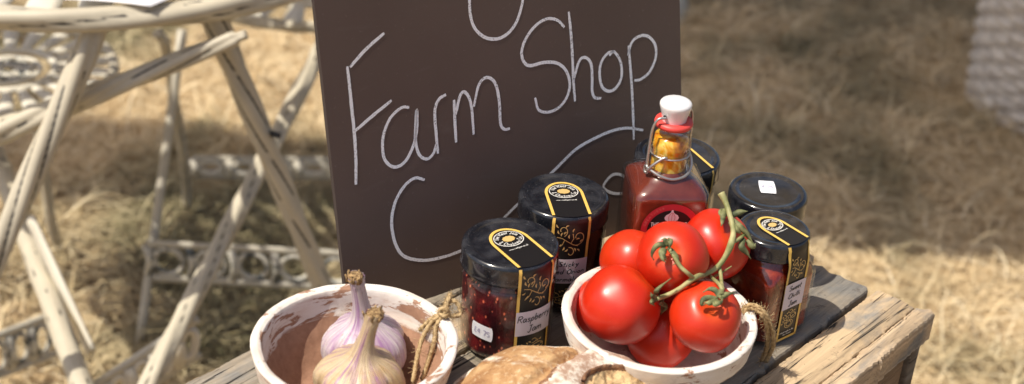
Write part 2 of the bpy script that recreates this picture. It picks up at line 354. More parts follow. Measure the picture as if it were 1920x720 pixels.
# ------------------------------------------------------------------ ground
g = MB(); grid(g, lambda u, v: (-30+60*u, -14+60*v, GZ + .012*mn.noise(Vector((u*200, v*200, 0)))), 160, 160)
tag(g.build('meadow_ground', M['soil']), kind='structure')
def straw_field(n, xr, yr, hmin, hmax, lmin, lmax, wd, up_frac):
    X = rng.uniform(*xr, n); Y = rng.uniform(*yr, n)
    az_ = rng.uniform(0, 2*PI, n); L = rng.uniform(lmin, lmax, n); rise = np.where(rng.random(n) < up_frac, rng.uniform(.5, 1.3, n), rng.uniform(-.05, .35, n))
    Z = GZ + rng.uniform(hmin, hmax, n); wdt = wd*rng.uniform(.5, 1.6, n); bend = rng.uniform(-.5, .5, n)
    cr = np.clip(rng.beta(2, 2, n), 0, 1)
    S = 3; V = np.zeros((n, (S+1)*2, 3)); UV = np.zeros((n, (S+1)*2, 2))
    for k in range(S+1):
        tt = k/S; a = az_ + bend*tt; e = rise*(1-.7*tt)
        px = X + np.cos(a)*np.cos(e)*L*tt; py = Y + np.sin(a)*np.cos(e)*L*tt; pz = Z + np.sin(e)*L*tt
        tw = wdt*(1-.6*tt)
        for s_, sg in ((0, -1), (1, 1)):
            V[:, 2*k+s_, 0] = px - np.sin(a)*tw*sg; V[:, 2*k+s_, 1] = py + np.cos(a)*tw*sg; V[:, 2*k+s_, 2] = pz
            UV[:, 2*k+s_, 0] = cr; UV[:, 2*k+s_, 1] = tt
    base = (np.arange(n)*(S+1)*2)[:, None, None]
    F = np.array([[2*k, 2*k+1, 2*k+3, 2*k+2] for k in range(S)])[None]+base
    return V.reshape(-1, 3), F.reshape(-1, 4), UV.reshape(-1, 2)
def raw(name, V, F, UV, mat):
    me = bpy.data.meshes.new(name); me.vertices.add(len(V)); me.vertices.foreach_set('co', V.astype(np.float32).ravel())
    me.loops.add(F.size); me.loops.foreach_set('vertex_index', F.astype(np.int32).ravel())
    me.polygons.add(len(F)); me.polygons.foreach_set('loop_start', (np.arange(len(F))*4).astype(np.int32))
    ul = me.uv_layers.new(name='UVMap'); ul.data.foreach_set('uv', UV[F.ravel()].astype(np.float32).ravel())
    me.update(calc_edges=True); me.materials.append(mat); o = bpy.data.objects.new(name, me); COL.objects.link(o); return o
a = straw_field(110000, (-1.9, 2.3), (1.1, 4.6), 0, .018, .02, .09, .0011, .10)
b = straw_field(9000, (-1.9, 2.3), (1.1, 4.6), 0, .02, .05, .17, .0011, .45)
def tufts(nc, per):
    n = nc*per; cx = np.repeat(rng.uniform(-1.9, 2.3, nc), per); cy = np.repeat(rng.uniform(1.6, 4.6, nc), per)
    st = rng.bit_generator.state; A = straw_field(n, (0, 1), (0, 1), 0, .01, .05, .15, .0014, 1.0)
    vv = A[0].reshape(n, -1, 3); base0 = vv[:, 0:1, :2].copy(); off = rng.normal(0, .018, (n, 1, 2)); vv[:, :, :2] += -base0 + off + np.stack([cx, cy], 1)[:, None, :]
    return vv.reshape(-1, 3), A[1], A[2]
d = tufts(420, 26)
V = np.vstack([a[0], b[0], d[0]]); Fc = np.vstack([a[1], b[1]+len(a[0]), d[1]+len(a[0])+len(b[0])]); UVs = np.vstack([a[2], b[2], d[2]])
tag(raw('dry_grass', V, Fc, UVs, M['straw']), 'dry straw coloured grass and loose hay covering the meadow', 'grass', kind='stuff')
# ------------------------------------------------------------------ crate
CA = math.radians(49.8)                               # planks run along this heading
ex = Vector((math.cos(CA), math.sin(CA), 0)); ey = Vector((-math.sin(CA), math.cos(CA), 0))
crate = empty('wooden_crate', (0, 0, GZ), CA)
tag(crate, 'weathered grey brown wooden crate carrying the jars, bowls and sign', 'crate')
# local frame: X along planks (d), Y across; -Y is the right side of the picture.  n = -Y
def plank(name, x0, x1, y0, y1, z0, z1, mat, seed, rag=.002, nx=220, ny=6, parent=crate):
    mb = MB(); lz0, lz1 = z0-GZ, z1-GZ
    def prof(j):                                      # cross-section, rounded rectangle
        r = min(.0025, (y1-y0)*.2)
        base = [(y0, lz0), (y0, lz1-r), (y0+r*.3, lz1-r*.3), (y0+r, lz1)] + [(y0+(y1-y0)*k/ny, lz1) for k in range(1, ny)] + [(y1-r, lz1), (y1-r*.3, lz1-r*.3), (y1, lz1-r), (y1, lz0)]
        return base
    P = prof(0); n = len(P); vs = []; uv = []
    for i in range(nx+1):
        x = x0+(x1-x0)*i/nx
        for (yy, zz) in P:
            ed = 1 if (zz < lz1-1e-6 or abs(yy-y0) < .004 or abs(yy-y1) < .004) else 0
            dn = mn.noise(Vector((x*38+seed*9, yy*30, zz*20)))*rag*.5 + mn.noise(Vector((x*320+seed*9, yy*90, zz*60)))*rag*.55 + (mn.noise(Vector((x*90+seed*5, 3, yy*9))) > .42)*rag*1.0
            sg = -1 if yy < (y0+y1)/2 else 1
            dz = mn.noise(Vector((x*7+seed*3, yy*20, seed)))*.0006
            xe = 0
            if i == 0 or i == nx: xe = (mn.noise(Vector((seed*7.3, yy*160, i)))*.006 + mn.noise(Vector((seed*3.3, yy*600, i)))*.002 + mn.noise(Vector((seed*1.3, yy*1500, i)))*.0012)
            vs.append((x+xe, yy+(dn*sg-abs(dn)*.2 if ed else 0), zz+dz-(abs(dn)*.6 if ed and zz > lz0+.001 else 0)))
            uv.append((x, yy))
    fs = []
    for i in range(nx):
        for k in range(n-1): a_ = i*n+k; fs.append((a_, a_+1, a_+n+1, a_+n)[::-1])
        fs.append((i*n+n-1, i*n, i*n+n, i*n+2*n-1)[::-1])
    fs.append(tuple(range(n))); fs.append(tuple(nx*n+k for k in range(n))[::-1])
    mb.add(vs, fs, uv); return mb.build(name, mat, parent, smooth=False)
X0, X1 = .43, .918
plank('rim_board', X0, X1+.003, .352, .3665, -.024, .0008, M['plank0'], 1, .0022)
YY = None
crate_planks = [(.3672, .4005, 'plank1', X1), (.4050, .4560, 'plank2', X1-.004), (.4590, .5120, 'plank1', X1+.004), (.5150, .5640, 'plank2', X1-.002), (.5670, .6160, 'plank1', X1+.003), (.6190, .669, 'plank2', X1)]
for o in [o for o in crate.children]: pass
for i, (n0, n1, mt, xe) in enumerate(crate_planks):
    plank('plank', X0, xe, n0, n1, -.013, 0, M[mt], i+3, .0016)
def side(name, lo, hi, mat):
    mb = MB(); box(mb, lo, hi); o = mb.build(name, mat, crate, smooth=False)
    bv = o.modifiers.new('bevel', 'BEVEL'); bv.width = .0015; bv.segments = 2; return o
H0 = -GZ
side('side_panel', (X0+.0145, .3580, .02), (X1-.0165, .366, H0-.0245), M['plank3'])
side('side_panel', (X0+.0145, .662, .02), (X1-.0165, .668, H0-.0145), M['plank3'])
side('end_panel', (X1-.010, .376, .02), (X1-.005, .655, H0-.0145), M['plank3'])
side('end_panel', (X0+.006, .375, .02), (X0+.012, .655, H0-.0145), M['plank3'])
for (px, py) in ((X1-.016, .3540), (X1-.016, .647), (X0, .3540), (X0, .647)):
    side('corner_post', (px, py, 0), (px+.014, py+.021, H0-.0248), M['post_wood'])
# ------------------------------------------------------------------ stroke lettering
G = {
'R': (.62, [[(0,0),(0,1)],[(0,.95),(.35,1),(.52,.85),(.45,.62),(.02,.5)],[(.2,.52),(.55,0)]]),
'a': (.55, [[(.45,.45),(.2,.52),(.02,.28),(.12,.02),(.32,.08),(.46,.45),(.45,.1),(.55,.02)]]),
's': (.42, [[(.38,.46),(.15,.5),(.08,.34),(.32,.2),(.28,.02),(.02,.03)]]),
'p': (.52, [[(.08,.5),(.02,-.42)],[(.06,.38),(.3,.52),(.45,.3),(.3,.04),(.05,.08)]]),
'b': (.52, [[(.05,1),(.04,.02)],[(.04,.3),(.28,.5),(.45,.26),(.25,0),(.04,.06)]]),
'e': (.48, [[(.05,.25),(.38,.3),(.3,.5),(.1,.45),(.03,.2),(.18,0),(.42,.08)]]),
'r': (.42, [[(.06,.5),(.05,0)],[(.05,.3),(.2,.5),(.38,.46)]]),
'y': (.5, [[(.05,.5),(.14,.15),(.36,.2)],[(.45,.5),(.3,-.05),(.05,-.42)]]),
'J': (.55, [[(.1,.98),(.55,1)],[(.35,1),(.34,.1),(.18,-.08),(.0,.1)]]),
'm': (.75, [[(.04,.5),(.04,0)],[(.04,.32),(.2,.5),(.32,.4),(.33,0)],[(.33,.32),(.5,.5),(.64,.4),(.68,.0)]]),
'S': (.55, [[(.5,.88),(.25,1),(.06,.78),(.2,.55),(.45,.38),(.35,.05),(.02,.08)]]),
't': (.4, [[(.2,.9),(.17,.1),(.34,.02)],[(.02,.55),(.38,.58)]]),
'i': (.22, [[(.08,.5),(.08,0)],[(.1,.72),(.1,.78)]]),
'c': (.45, [[(.4,.42),(.2,.5),(.04,.25),(.18,0),(.42,.08)]]),
'k': (.5, [[(.05,1),(.04,0)],[(.4,.52),(.06,.24),(.42,0)]]),
'd': (.52, [[(.42,.42),(.15,.48),(.03,.2),(.2,0),(.42,.2)],[(.44,1),(.43,.02)]]),
'O': (.7, [[(.35,1),(.08,.75),(.06,.25),(.32,0),(.6,.28),(.58,.76),(.35,1)]]),
'n': (.5, [[(.05,.5),(.04,0)],[(.04,.3),(.24,.5),(.38,.4),(.42,0)]]),
'o': (.5, [[(.22,.5),(.04,.3),(.12,.02),(.34,.06),(.42,.32),(.22,.5)]]),
'l': (.22, [[(.08,1),(.08,0)]]),
'w': (.68, [[(.03,.5),(.15,0),(.32,.38),(.45,0),(.62,.5)]]),
'h': (.52, [[(.05,1),(.04,0)],[(.04,.3),(.24,.5),(.38,.4),(.42,0)]]),
'C': (.6, [[(.55,.88),(.3,1),(.05,.6),(.12,.1),(.35,0),(.56,.14)]]),
'T': (.6, [[(.02,1),(.58,1)],[(.3,1),(.3,0)]]),
'u': (.5, [[(.04,.5),(.08,.05),(.3,.06),(.42,.5),(.42,0)]]),
'v': (.45, [[(.02,.5),(.2,0),(.4,.5)]]),
'f': (.4, [[(.38,.95),(.2,.95),(.15,.7),(.14,0)],[(.0,.5),(.34,.52)]]),
'&': (.6, [[(.55,0),(.15,.7),(.25,1),(.4,.85),(.08,.3),(.2,0),(.5,.35)]]),
'.': (.2, [[(.06,0),(.08,.05)]]),
'G': (.68, [[(.6,.85),(.35,1),(.06,.6),(.12,.12),(.38,0),(.6,.15),(.6,.45),(.4,.45)]]),
'H': (.66, [[(.05,1),(.05,0)],[(.55,1),(.55,0)],[(.05,.5),(.55,.5)]]),
'E': (.55, [[(.5,1),(.05,1),(.05,0),(.5,0)],[(.05,.52),(.4,.52)]]),
'A': (.66, [[(.0,0),(.3,1),(.6,0)],[(.12,.36),(.48,.36)]]),
'L': (.52, [[(.05,1),(.05,0),(.48,0)]]),
'I': (.26, [[(.1,1),(.1,0)]]),
'F': (.52, [[(.5,1),(.05,1),(.05,0)],[(.05,.52),(.4,.52)]]),
'M': (.8, [[(.02,0),(.08,1),(.37,.25),(.66,1),(.72,0)]]),
'N': (.68, [[(.05,0),(.05,1),(.58,0),(.58,1)]]),
'£': (.6, [[(.52,.85),(.35,1),(.2,.8),(.22,.4),(.05,0),(.55,.02)],[(.05,.48),(.42,.48)]]),
'4': (.58, [[(.4,0),(.4,1),(.02,.32),(.55,.32)]]), '7': (.52, [[(.02,1),(.5,1),(.2,0)]]), '5': (.55, [[(.5,1),(.1,1),(.06,.55),(.35,.6),(.48,.3),(.3,0),(.02,.08)]]),
'·': (.3, [[(.1,.45),(.12,.5)]]), ' ': (.35, []), 'j': (.3, [[(.15,.5),(.12,-.35),(-.02,-.4)],[(.15,.72),(.15,.78)]]), 'g': (.5, [[(.42,.42),(.15,.48),(.03,.2),(.2,0),(.42,.2)],[(.44,.5),(.42,-.3),(.2,-.42),(.05,-.3)]]),
}
def text_strokes(txt, h, cx=0, cy=0, slant=.12, sp=.12, width=None):
    """strokes centred on cx with the baseline at cy; width = fit to this width"""
    tot = sum(G[ch][0]+sp for ch in txt)-sp; sxx = h if width is None else width/tot
    x = 0; out = []
    for ch in txt:
        wd_, st = G[ch]
        for s_ in st: out.append([(cx+(x+px-tot/2+slant*py)*sxx, cy+py*h) for px, py in s_])
        x += wd_+sp
    return out
def smooth2(st, n=4):
    if len(st) < 3: 
        a_, b_ = st; return [(a_[0]+(b_[0]-a_[0])*k/3, a_[1]+(b_[1]-a_[1])*k/3) for k in range(4)]
    return [(p.x, p.y) for p in catmull([(x, y, 0) for x, y in st], n)]
def ribbon(mb, pts, wd, fn, taper=None):
    """flat stroke in 2D, mapped on a surface by fn(x, y) -> 3D"""
    n = len(pts); vs = []
    for i in range(n):
        a_ = pts[max(i-1, 0)]; b_ = pts[min(i+1, n-1)]; dx, dy = b_[0]-a_[0], b_[1]-a_[1]; L = math.hypot(dx, dy) or 1e-9
        nx_, ny_ = -dy/L, dx/L; ww = wd*(taper(i/(n-1)) if taper else 1)/2
        vs.append(fn(pts[i][0]+nx_*ww, pts[i][1]+ny_*ww)); vs.append(fn(pts[i][0]-nx_*ww, pts[i][1]-ny_*ww))
    mb.add(vs, [(2*i, 2*i+1, 2*i+3, 2*i+2) for i in range(n-1)])
def letters(mb, strokes, wd, fn, sm=True):
    for s_ in strokes:
        ribbon(mb, smooth2(s_, 4) if (sm and len(s_) > 2) else (smooth2(s_) if len(s_) == 2 else s_), wd, fn)
def flourish(side_=1):
    """gold scroll with leaves in a unit square (0..1, 0..1)"""
    S = []
    def sp(cx, cy, r0, r1, a0, a1, n=14): return [(cx+(r0+(r1-r0)*k/n)*math.cos(a0+(a1-a0)*k/n), cy+(r0+(r1-r0)*k/n)*math.sin(a0+(a1-a0)*k/n)) for k in range(n+1)]
    S.append(sp(.72, .62, .26, .07, -2.2, 3.4)); S.append([(.05, .62), (.22, .60), (.40, .50), (.58, .40), (.74, .36)])
    S.append(sp(.22, .82, .17, .06, -1.2, 3.6)); S.append(sp(.50, .17, .16, .05, 1.9, -2.6)); S.append([(.30, .56), (.24, .40), (.10, .30)]); S.append([(.50, .44), (.58, .60), (.54, .74)])
    L = []
    for (x, y, a_) in ((.12,.72,2.0),(.18,.66,1.2),(.26,.72,.7),(.1,.52,3.6),(.2,.42,3.9),(.3,.34,4.3),(.62,.3,5.2),(.72,.26,5.6),(.44,.6,1.6),(.54,.78,1.2),(.66,.56,.2),(.8,.46,.7),(.08,.9,2.2),(.3,.92,.6),(.42,.28,3.8)):
        L.append([(x, y), (x+.06*math.cos(a_)-.02*math.sin(a_), y+.06*math.sin(a_)+.02*math.cos(a_)), (x+.12*math.cos(a_), y+.12*math.sin(a_))])
    return S, L
# ------------------------------------------------------------------ jam jars
def jar_label(root, base, names, topfn, sidefn, Rl, W, t_lid, t_end, arch_back, panel, has_crest=True, logo=True, foot=False, fl2=None):
    """strip over lid and side.  topfn(w, d, lift): lid top;  sidefn(w, t, lift): down the side"""
    rel = Vector(base)
    lab = MB(); hw = W/2
    # arched sheet on the lid
    def topgrid(u, v, k=0.0, ww=None):
        h_ = ww or hw; x = -h_+2*h_*u; d0 = -arch_back*math.sqrt(max(0, 1-(x/h_)**2)) + (0 if arch_back else 0)
        d1 = math.sqrt(max(0, (Rl-.0012)**2-x*x)); return topfn(x, d0+(d1-d0)*v, .0004)
    grid(lab, topgrid, 16, 12)
    grid(lab, lambda u, v: sidefn(-hw+2*hw*u, t_end*v, .0004), 10, 30)
    L = lab.build('label', M['label_black'], root, rel=rel)
    gb = MB(); bw = .0021
    arc = [(-hw*math.cos(a_), -arch_back*math.sin(a_)) for a_ in [PI*k/24 for k in range(25)]]
    ins = hw-bw/2
    arc = [(-ins*math.cos(a_), -(arch_back-bw/2)*math.sin(a_)) for a_ in [PI*k/24 for k in range(25)]]
    dR = lambda x: math.sqrt(max(0, (Rl-.0012)**2-x*x))
    ribbon(gb, [(-ins, dR(ins)*(1-k/8)) for k in range(8)] + arc + [(ins, dR(ins)*k/8) for k in range(1, 9)], bw, lambda x, y: topfn(x, y, .0008))
    for sg in (-1, 1): ribbon(gb, [(sg*ins, t_end*k/30) for k in range(31)], bw, lambda x, y: sidefn(x, y, .0008))
    if foot: ribbon(gb, [(-hw, t_end-bw/2), (0, t_end-bw/2), (hw, t_end-bw/2)], bw, lambda x, y: sidefn(x, y, .0008))
    gb.build('gold_border', M['gold'], L, rel=rel)
    if logo:
        lg = MB(); R0 = hw*.74; oy = -arch_back*.18
        el = [(R0*math.cos(a_), oy+R0*.86*math.sin(a_)) for a_ in [2*PI*k/36 for k in range(37)]]
        ribbon(lg, el, .0006, lambda x, y: topfn(x, y, .0009))
        def arctext(txt, rr, a0, a1, flip):
            st = text_strokes(txt, hw*.24, 0, 0, .0, .14); xs = [p[0] for s_ in st for p in s_]; x0, x1 = min(xs), max(xs)
            out = []
            for s_ in st:
                q = []
                for x, y in s_:
                    f_ = (x-x0)/(x1-x0); an = a0+(a1-a0)*f_; r_ = rr+(y if not flip else -y)
                    q.append((r_*math.cos(an), oy-r_*.86*math.sin(an)))
                out.append(q)
            return out
        # d grows towards the viewer, so the top of the logo is at negative d
        letters(lg, arctext('The Real Jam', R0*.66, PI*.93, PI*.07, False), .00042, lambda x, y: topfn(x, y, .0009))
        letters(lg, arctext('& Chutney Co', R0*.88, -PI*.93, -PI*.07, True), .00042, lambda x, y: topfn(x, y, .0009))
        letters(lg, [[(x, -y) for x, y in s_] for s_ in text_strokes('www.realjam.co.uk', hw*.11, 0, -(oy+R0*1.22), 0, .12)], .0003, lambda x, y: topfn(x, y, .0009), False)
        lg.build('round_emblem', M['white_print'], L, rel=rel)
        sn = MB(); sn.add([topfn(0, oy, .0009)]+[topfn(R0*.42*math.cos(2*PI*k/20)*(1+.12*(k % 2)), oy+R0*.30*math.sin(2*PI*k/20)*(1+.12*(k % 2)), .0009) for k in range(20)], [(0, k+1, (k+1) % 20+1) for k in range(20)])
        sn.build('sun_mark', M['gold_thin'], L, rel=rel)
    t0, t1 = panel
    wp = MB(); grid(wp, lambda u, v: sidefn((-hw+.0002)+(W-.0004)*u, t0+(t1-t0)*v, .0011), 8, 4); wp.build('name_panel', M['label_white'], L, rel=rel)
    tx = MB(); n = len(names); lh = (t1-t0)/(n+.25)
    for i, nm in enumerate(names):
        hgt = lh*.60; by = t0+lh*(i+.92)
        est = sum(G[ch][0]+.1 for ch in nm)*hgt
        st = text_strokes(nm, hgt, 0, 0, .18, .1, width=min(est*1.15, W*.9) if len(nm) > 5 else None)
        letters(tx, [[(x, by-y+x*-.03) for x, y in s_] for s_ in st], .00062, lambda x, y: sidefn(x, y, .0014))
    if tx.v: tx.build('handwriting', M['ink'], L, rel=rel)
    for (a0, a1, fx) in fl2 or ((.004, t0-.001, 1), (t1+.003, min(t_end, t1+.024), -1)):
        fl = MB(); S, Lf = flourish(); ht = a1-a0
        q = lambda p: ((p[0]-.5)*(W-.006)*fx, a1-ht*p[1]) if fx > 0 else ((p[0]-.5)*(W-.006)*-fx*1.0, a0+ht*p[1])
        for s_ in S: ribbon(fl, [q(p) for p in s_], .00055, lambda x, y: sidefn(x, y, .0010))
        for s_ in Lf: ribbon(fl, smooth2([q(p) for p in s_]), .0011, lambda x, y: sidefn(x, y, .0010), lambda t_: math.sin(PI*min(max(t_, .06), .94)))
        fl.build('gold_scroll', M['gold_thin'], L, rel=rel)
    if foot:
        fl = MB(); yb = t_end-.0125
        for rr in (.0042, .0026): ribbon(fl, [(rr*math.cos(2*PI*k/20), yb-.001+rr*.8*math.sin(2*PI*k/20)) for k in range(21)], .0005, lambda x, y: sidefn(x, y, .0010))
        fl.build('crest', M['gold_thin'], L, rel=rel)
    if foot:
        ft = MB()
        for dy, ln in ((-.0063, 'Hand made in the'), (-.0040, 'New Forest')):
            letters(ft, [[(x, t_end+dy-y) for x, y in s_] for s_ in text_strokes(ln, .0014, 0, 0, 0, .12)], .0003, lambda x, y: sidefn(x, y, .0010), False)
        ft.build('small_print', M['white_print'], L, rel=rel)
    return L
def lid_profile(R, z0, z1, lip=.0012):
    return [(R*.985, z0), (R+.0003, z0+.0008), (R, z0+.002), (R-.0002, z0+.004), (R, z1-.0035), (R-.0005, z1-.0015), (R-.0018, z1-.0003), (R-.0035, z1), (R-.0065, z1), (R-.0075, z1-.0007), (R-.0085, z1-.0007), (R*.5, z1-.0004), (0, z1-.0003)]
def round_jar(name, x, y, Rl, Rb, H, hb, jam, label, az_lab=None, names=(), W=.029, panel=(.034, .052), group=None, t_end=None, logo=True):
    r = empty(name, (x, y, 0)); tag(r, label, 'jam jar', group)
    lz = H-hb; sh = lz-.006
    mb = MB(); lathe(mb, [(0, .001), (Rb-.008, .0005), (Rb-.003, .001), (Rb-.0008, .004), (Rb, .009), (Rb, sh-.004), (Rb-.0006, sh), (Rb-.004, lz-.001), (Rl-.003, lz+.001), (Rl-.003, H-.003)], 72)
    mb.build('glass_body', M['glass'], r)
    mb = MB(); q = .0014
    lathe(mb, [(0, .004), (Rb-.008, .0035), (Rb-.004, .0045), (Rb-q-.0006, .008), (Rb-q, .012), (Rb-q, sh-.006), (Rb-q-.001, sh-.002), (Rb-.006, lz-.003), (Rb-.0075, lz+.004), (0, lz+.004)], 72)
    mb.build('contents', jam, r)
    mb = MB(); lathe(mb, lid_profile(Rl, lz, H), 96); lathe(mb, [(Rl*.985, lz), (Rl-.004, lz), (Rl-.004, H-.002)], 96)
    mb.build('lid', M['lid'], r)
    if az_lab is not None:
        A = math.radians(az_lab); dv = Vector((math.cos(A), math.sin(A), 0)); pv = Vector((-dv.y, dv.x, 0))   # pv to the viewer's right
        base = Vector((x, y, 0))
        def topfn(w_, d, lift): return base + dv*d + pv*w_ + Vector((0, 0, H+lift-.0002))
        def sidefn(w_, t_, lift):
            z = H-.0012-t_
            if t_ < hb: R = Rl+lift
            else: R = Rl+lift + (Rb-Rl)*min(1, (t_-hb)/.005)
            if t_ < .0025: R -= .0012*(1-t_/.0025)**2
            a_ = w_/Rl; return base + dv*(R*math.cos(a_)) + pv*(R*math.sin(a_)) + Vector((0, 0, z))
        jar_label(r, base, names, topfn, sidefn, Rl, W, hb, t_end or H-.012, .0165, panel, logo=logo)
    return r
def sticker(root, base, fn, w_, h_, name='price_sticker', txt=None, th=.0042):
    mb = MB()
    def o(u, v):
        x = (u-.5)*w_; yv = (v-.5)*h_; x *= 1-.10*(abs(v-.5)*2)**3; return fn(x, yv, .0005)
    grid(mb, o, 10, 6); s_ = mb.build(name, M['sticker'], root, rel=base)
    if txt:
        tb = MB(); letters(tb, [[(x, -y) for x, y in q] for q in text_strokes(txt, th, 0, -th/2, 0, .16)], .0005, lambda x, y: fn(x, y, .0008)); tb.build('price', M['faint_ink'], s_, rel=base)
    return s_
JG = 'jars of preserves on the crate'
p = un(958, 453, .085); rx, ry = p.x, p.y
rasp = round_jar('jam_jar', rx, ry, .0340, .0333, .085, .0165, M['jam_raspberry'], 'raspberry jam jar full of seedy dark red jam, with price sticker on its side', -54, ('Raspberry', 'Jam'), .0290, (.0345, .0545), JG)
def rs(w_, t_, lift):
    A = math.radians(-118)+w_/.0333; R = .0333+lift; zc = .029-t_ - w_*.10; return Vector((rx+R*math.cos(A), ry+R*math.sin(A), zc))
sticker(rasp, Vector((rx, ry, 0)), rs, .0165, .0115, txt='£4·75', th=.0038)
p = un(1058, 364, .085); mx, my = p.x, p.y
round_jar('jam_jar', mx, my, .0333, .0326, .085, .0160, M['jam_onion'], 'red onion marmalade jar in the middle row, leaning close to the chalkboard', -79, ('Sticky', 'Red Onion', 'Marmalade'), .0285, (.0335, .0545), JG)
p = un(1268, 283, .088); bx, by = p.x+.001, p.y-.004
round_jar('jam_jar', bx, by, .0332, .0322, .088, .0165, M['jam_back'], 'dark jar half hidden behind the sauce bottle with white stopper', -62, (), .028, (.034, .052), JG, logo=False)
p = un(1441, 356, .076); qx, qy = p.x, p.y
rbj = round_jar('jam_jar', qx, qy, .0300, .0296, .076, .0150, M['jam_orange'], 'squat jar of orange relish with white price sticker on its dusty black lid', None, (), group=JG)
A_ = math.radians(-86)
sticker(rbj, Vector((qx, qy, 0)), lambda w_, t_, l: Vector((qx-.0005+w_, qy+.004-t_, .0765+l-.0008)), .0125, .0185, txt='4·75', th=.0034)
# square chilli jar with a rounded top
p = un(1453, 426, .085); sx_, sy_ = p.x, p.y
sj = empty('jam_jar', (sx_, sy_, 0)); tag(sj, 'sweet chilli jam in a square shouldered jar at the right by the bowl of tomatoes', 'jam jar', JG)
AZ = math.radians(-50); dv = Vector((math.cos(AZ), math.sin(AZ), 0)); pv = Vector((-dv.y, dv.x, 0))
def rrect(hx, r, nseg=6):
    out = []
    for (cx, cy, a0) in ((1, 1, 0), (-1, 1, PI/2), (-1, -1, PI), (1, -1, 1.5*PI)):
        for k in range(nseg+1): a_ = a0+PI/2*k/nseg; out.append((cx*(hx-r)+r*math.cos(a_), cy*(hx-r)+r*math.sin(a_)))
    return out
def square_loft(mb, secs, dvv, pvv, cap=True):
    """secs: (half, corner radius, z)"""
    n = None; vs = []; uv = []
    for (h_, r_, z) in secs:
        pr = rrect(h_, r_); n = len(pr)
        for (a_, b_) in pr: q = dvv*a_ + pvv*b_; vs.append((q.x, q.y, z)); uv.append((0, z))
    fs = []
    for i in range(len(secs)-1):
        for k in range(n): fs.append((i*n+k, i*n+(k+1) % n, (i+1)*n+(k+1) % n, (i+1)*n+k))
    if cap: fs.append(tuple(range(n))[::-1]); fs.append(tuple((len(secs)-1)*n+k for k in range(n)))
    mb.add(vs, fs, uv)
hx = .0262
mb = MB(); square_loft(mb, [(hx-.004, .005, .0005), (hx-.001, .007, .002), (hx, .007, .006), (hx, .007, .052), (hx-.0006, .009, .058), (hx-.0020, .014, .063), (.0235, .0230, .067), (.0232, .0230, .080)], dv, pv)
mb.build('glass_body', M['glass'], sj)
mb = MB(); h2 = hx-.0015; square_loft(mb, [(h2-.004, .005, .004), (h2, .006, .008), (h2, .006, .052), (h2-.0006, .008, .057), (h2-.0022, .014, .062), (.0215, .021, .066), (.0212, .021, .071)], dv, pv)
mb.build('contents', M['jam_chilli'], sj)
mb = MB(); RL = .0258; lathe(mb, lid_profile(RL, .070, .085), 96); lathe(mb, [(RL*.985, .070), (RL-.003, .070), (RL-.003, .083)], 96); mb.build('lid', M['lid'], sj)
sb = Vector((sx_, sy_, 0))
def s_top(w_, d, lift): return sb + dv*d + pv*w_ + Vector((0, 0, .085+lift-.0002))
def s_side(w_, t_, lift):
    z = .085-.0012-t_; edge = math.sqrt(RL*RL-w_*w_); f_ = min(1, max(0, (t_-.004)/.012)); f_ = f_*f_*(3-2*f_)
    R = (edge + .0001)*(1-f_) + (hx)*f_ + lift - (.0012*(1-t_/.0025)**2 if t_ < .0025 else 0)
    return sb + dv*R + pv*w_ + Vector((0, 0, z))
jar_label(sj, sb, ('Sweet', 'Chilli', 'Jam'), s_top, s_side, RL, .0215, .015, .0800, .0145, (.0300, .0520), foot=True, fl2=((.0085, .029, 1), (.0530, .0655, -1)))
# ------------------------------------------------------------------ swing-top bottle
p = un(1251, 420, .075); p2 = un(1265, 195, .165); ox, oy_ = .1095, .9205
bt = empty('sauce_bottle', (ox, oy_, 0)); tag(bt, 'square bottle of red sauce with amber neck, white stopper and wire clip', 'bottle')
BA = math.radians(-82); bd = Vector((math.cos(BA), math.sin(BA), 0)); bp = Vector((-bd.y, bd.x, 0)); BH = .0275
mb = MB(); square_loft(mb, [(BH-.004, .004, .0005), (BH-.0008, .005, .002), (BH, .0052, .006), (BH, .0052, .1035), (BH-.0006, .0065, .1075), (BH-.003, .009, .1105), (.0200, .011, .1140), (.0155, .0140, .1175), (.0147, .0146, .119)], bd, bp)
mb.build('glass_body', M['neck_glass'], bt)
b2 = BH-.0016
mb = MB(); square_loft(mb, [(b2-.004, .004, .004), (b2, .005, .008), (b2, .005, .1025), (b2-.0006, .006, .1063), (b2-.003, .009, .1092), (.0187, .0105, .1128), (.0141, .013, .1162), (.0133, .0132, .119)], bd, bp)
mb.build('sauce', M['sauce'], bt)
mb = MB(); lathe(mb, [(.0142, .1175), (.0140, .122), (.0138, .128), (.0136, .1335), (.0143, .1345), (.0146, .137), (.0142, .1395), (.0137, .141), (.0137, .146), (.0140, .1475), (.0140, .1505), (.0122, .1520)], 48); mb.build('neck', M['neck_glass'], bt)
mb = MB(); lathe(mb, [(.0128, .1183), (.0127, .126), (.0124, .134), (.0131, .1365), (.0124, .1395), (.0120, .1435), (0, .1438)], 48); mb.build('oil', M['amber'], bt)
mb = MB(); lathe(mb, [(.0085, .1515), (.0131, .1517), (.0137, .1535), (.0131, .1555), (.0085, .1557)], 48); mb.build('rubber_ring', M['rubber'], bt)
mb = MB(); lathe(mb, [(.0085, .1545), (.0088, .1560), (.0094, .1600), (.0107, .1645), (.0114, .1672), (.0113, .1686), (.0104, .1698), (.0084, .1706), (0, .1710)], 56); st_ = mb.build('stopper', M['ceramic'], bt)
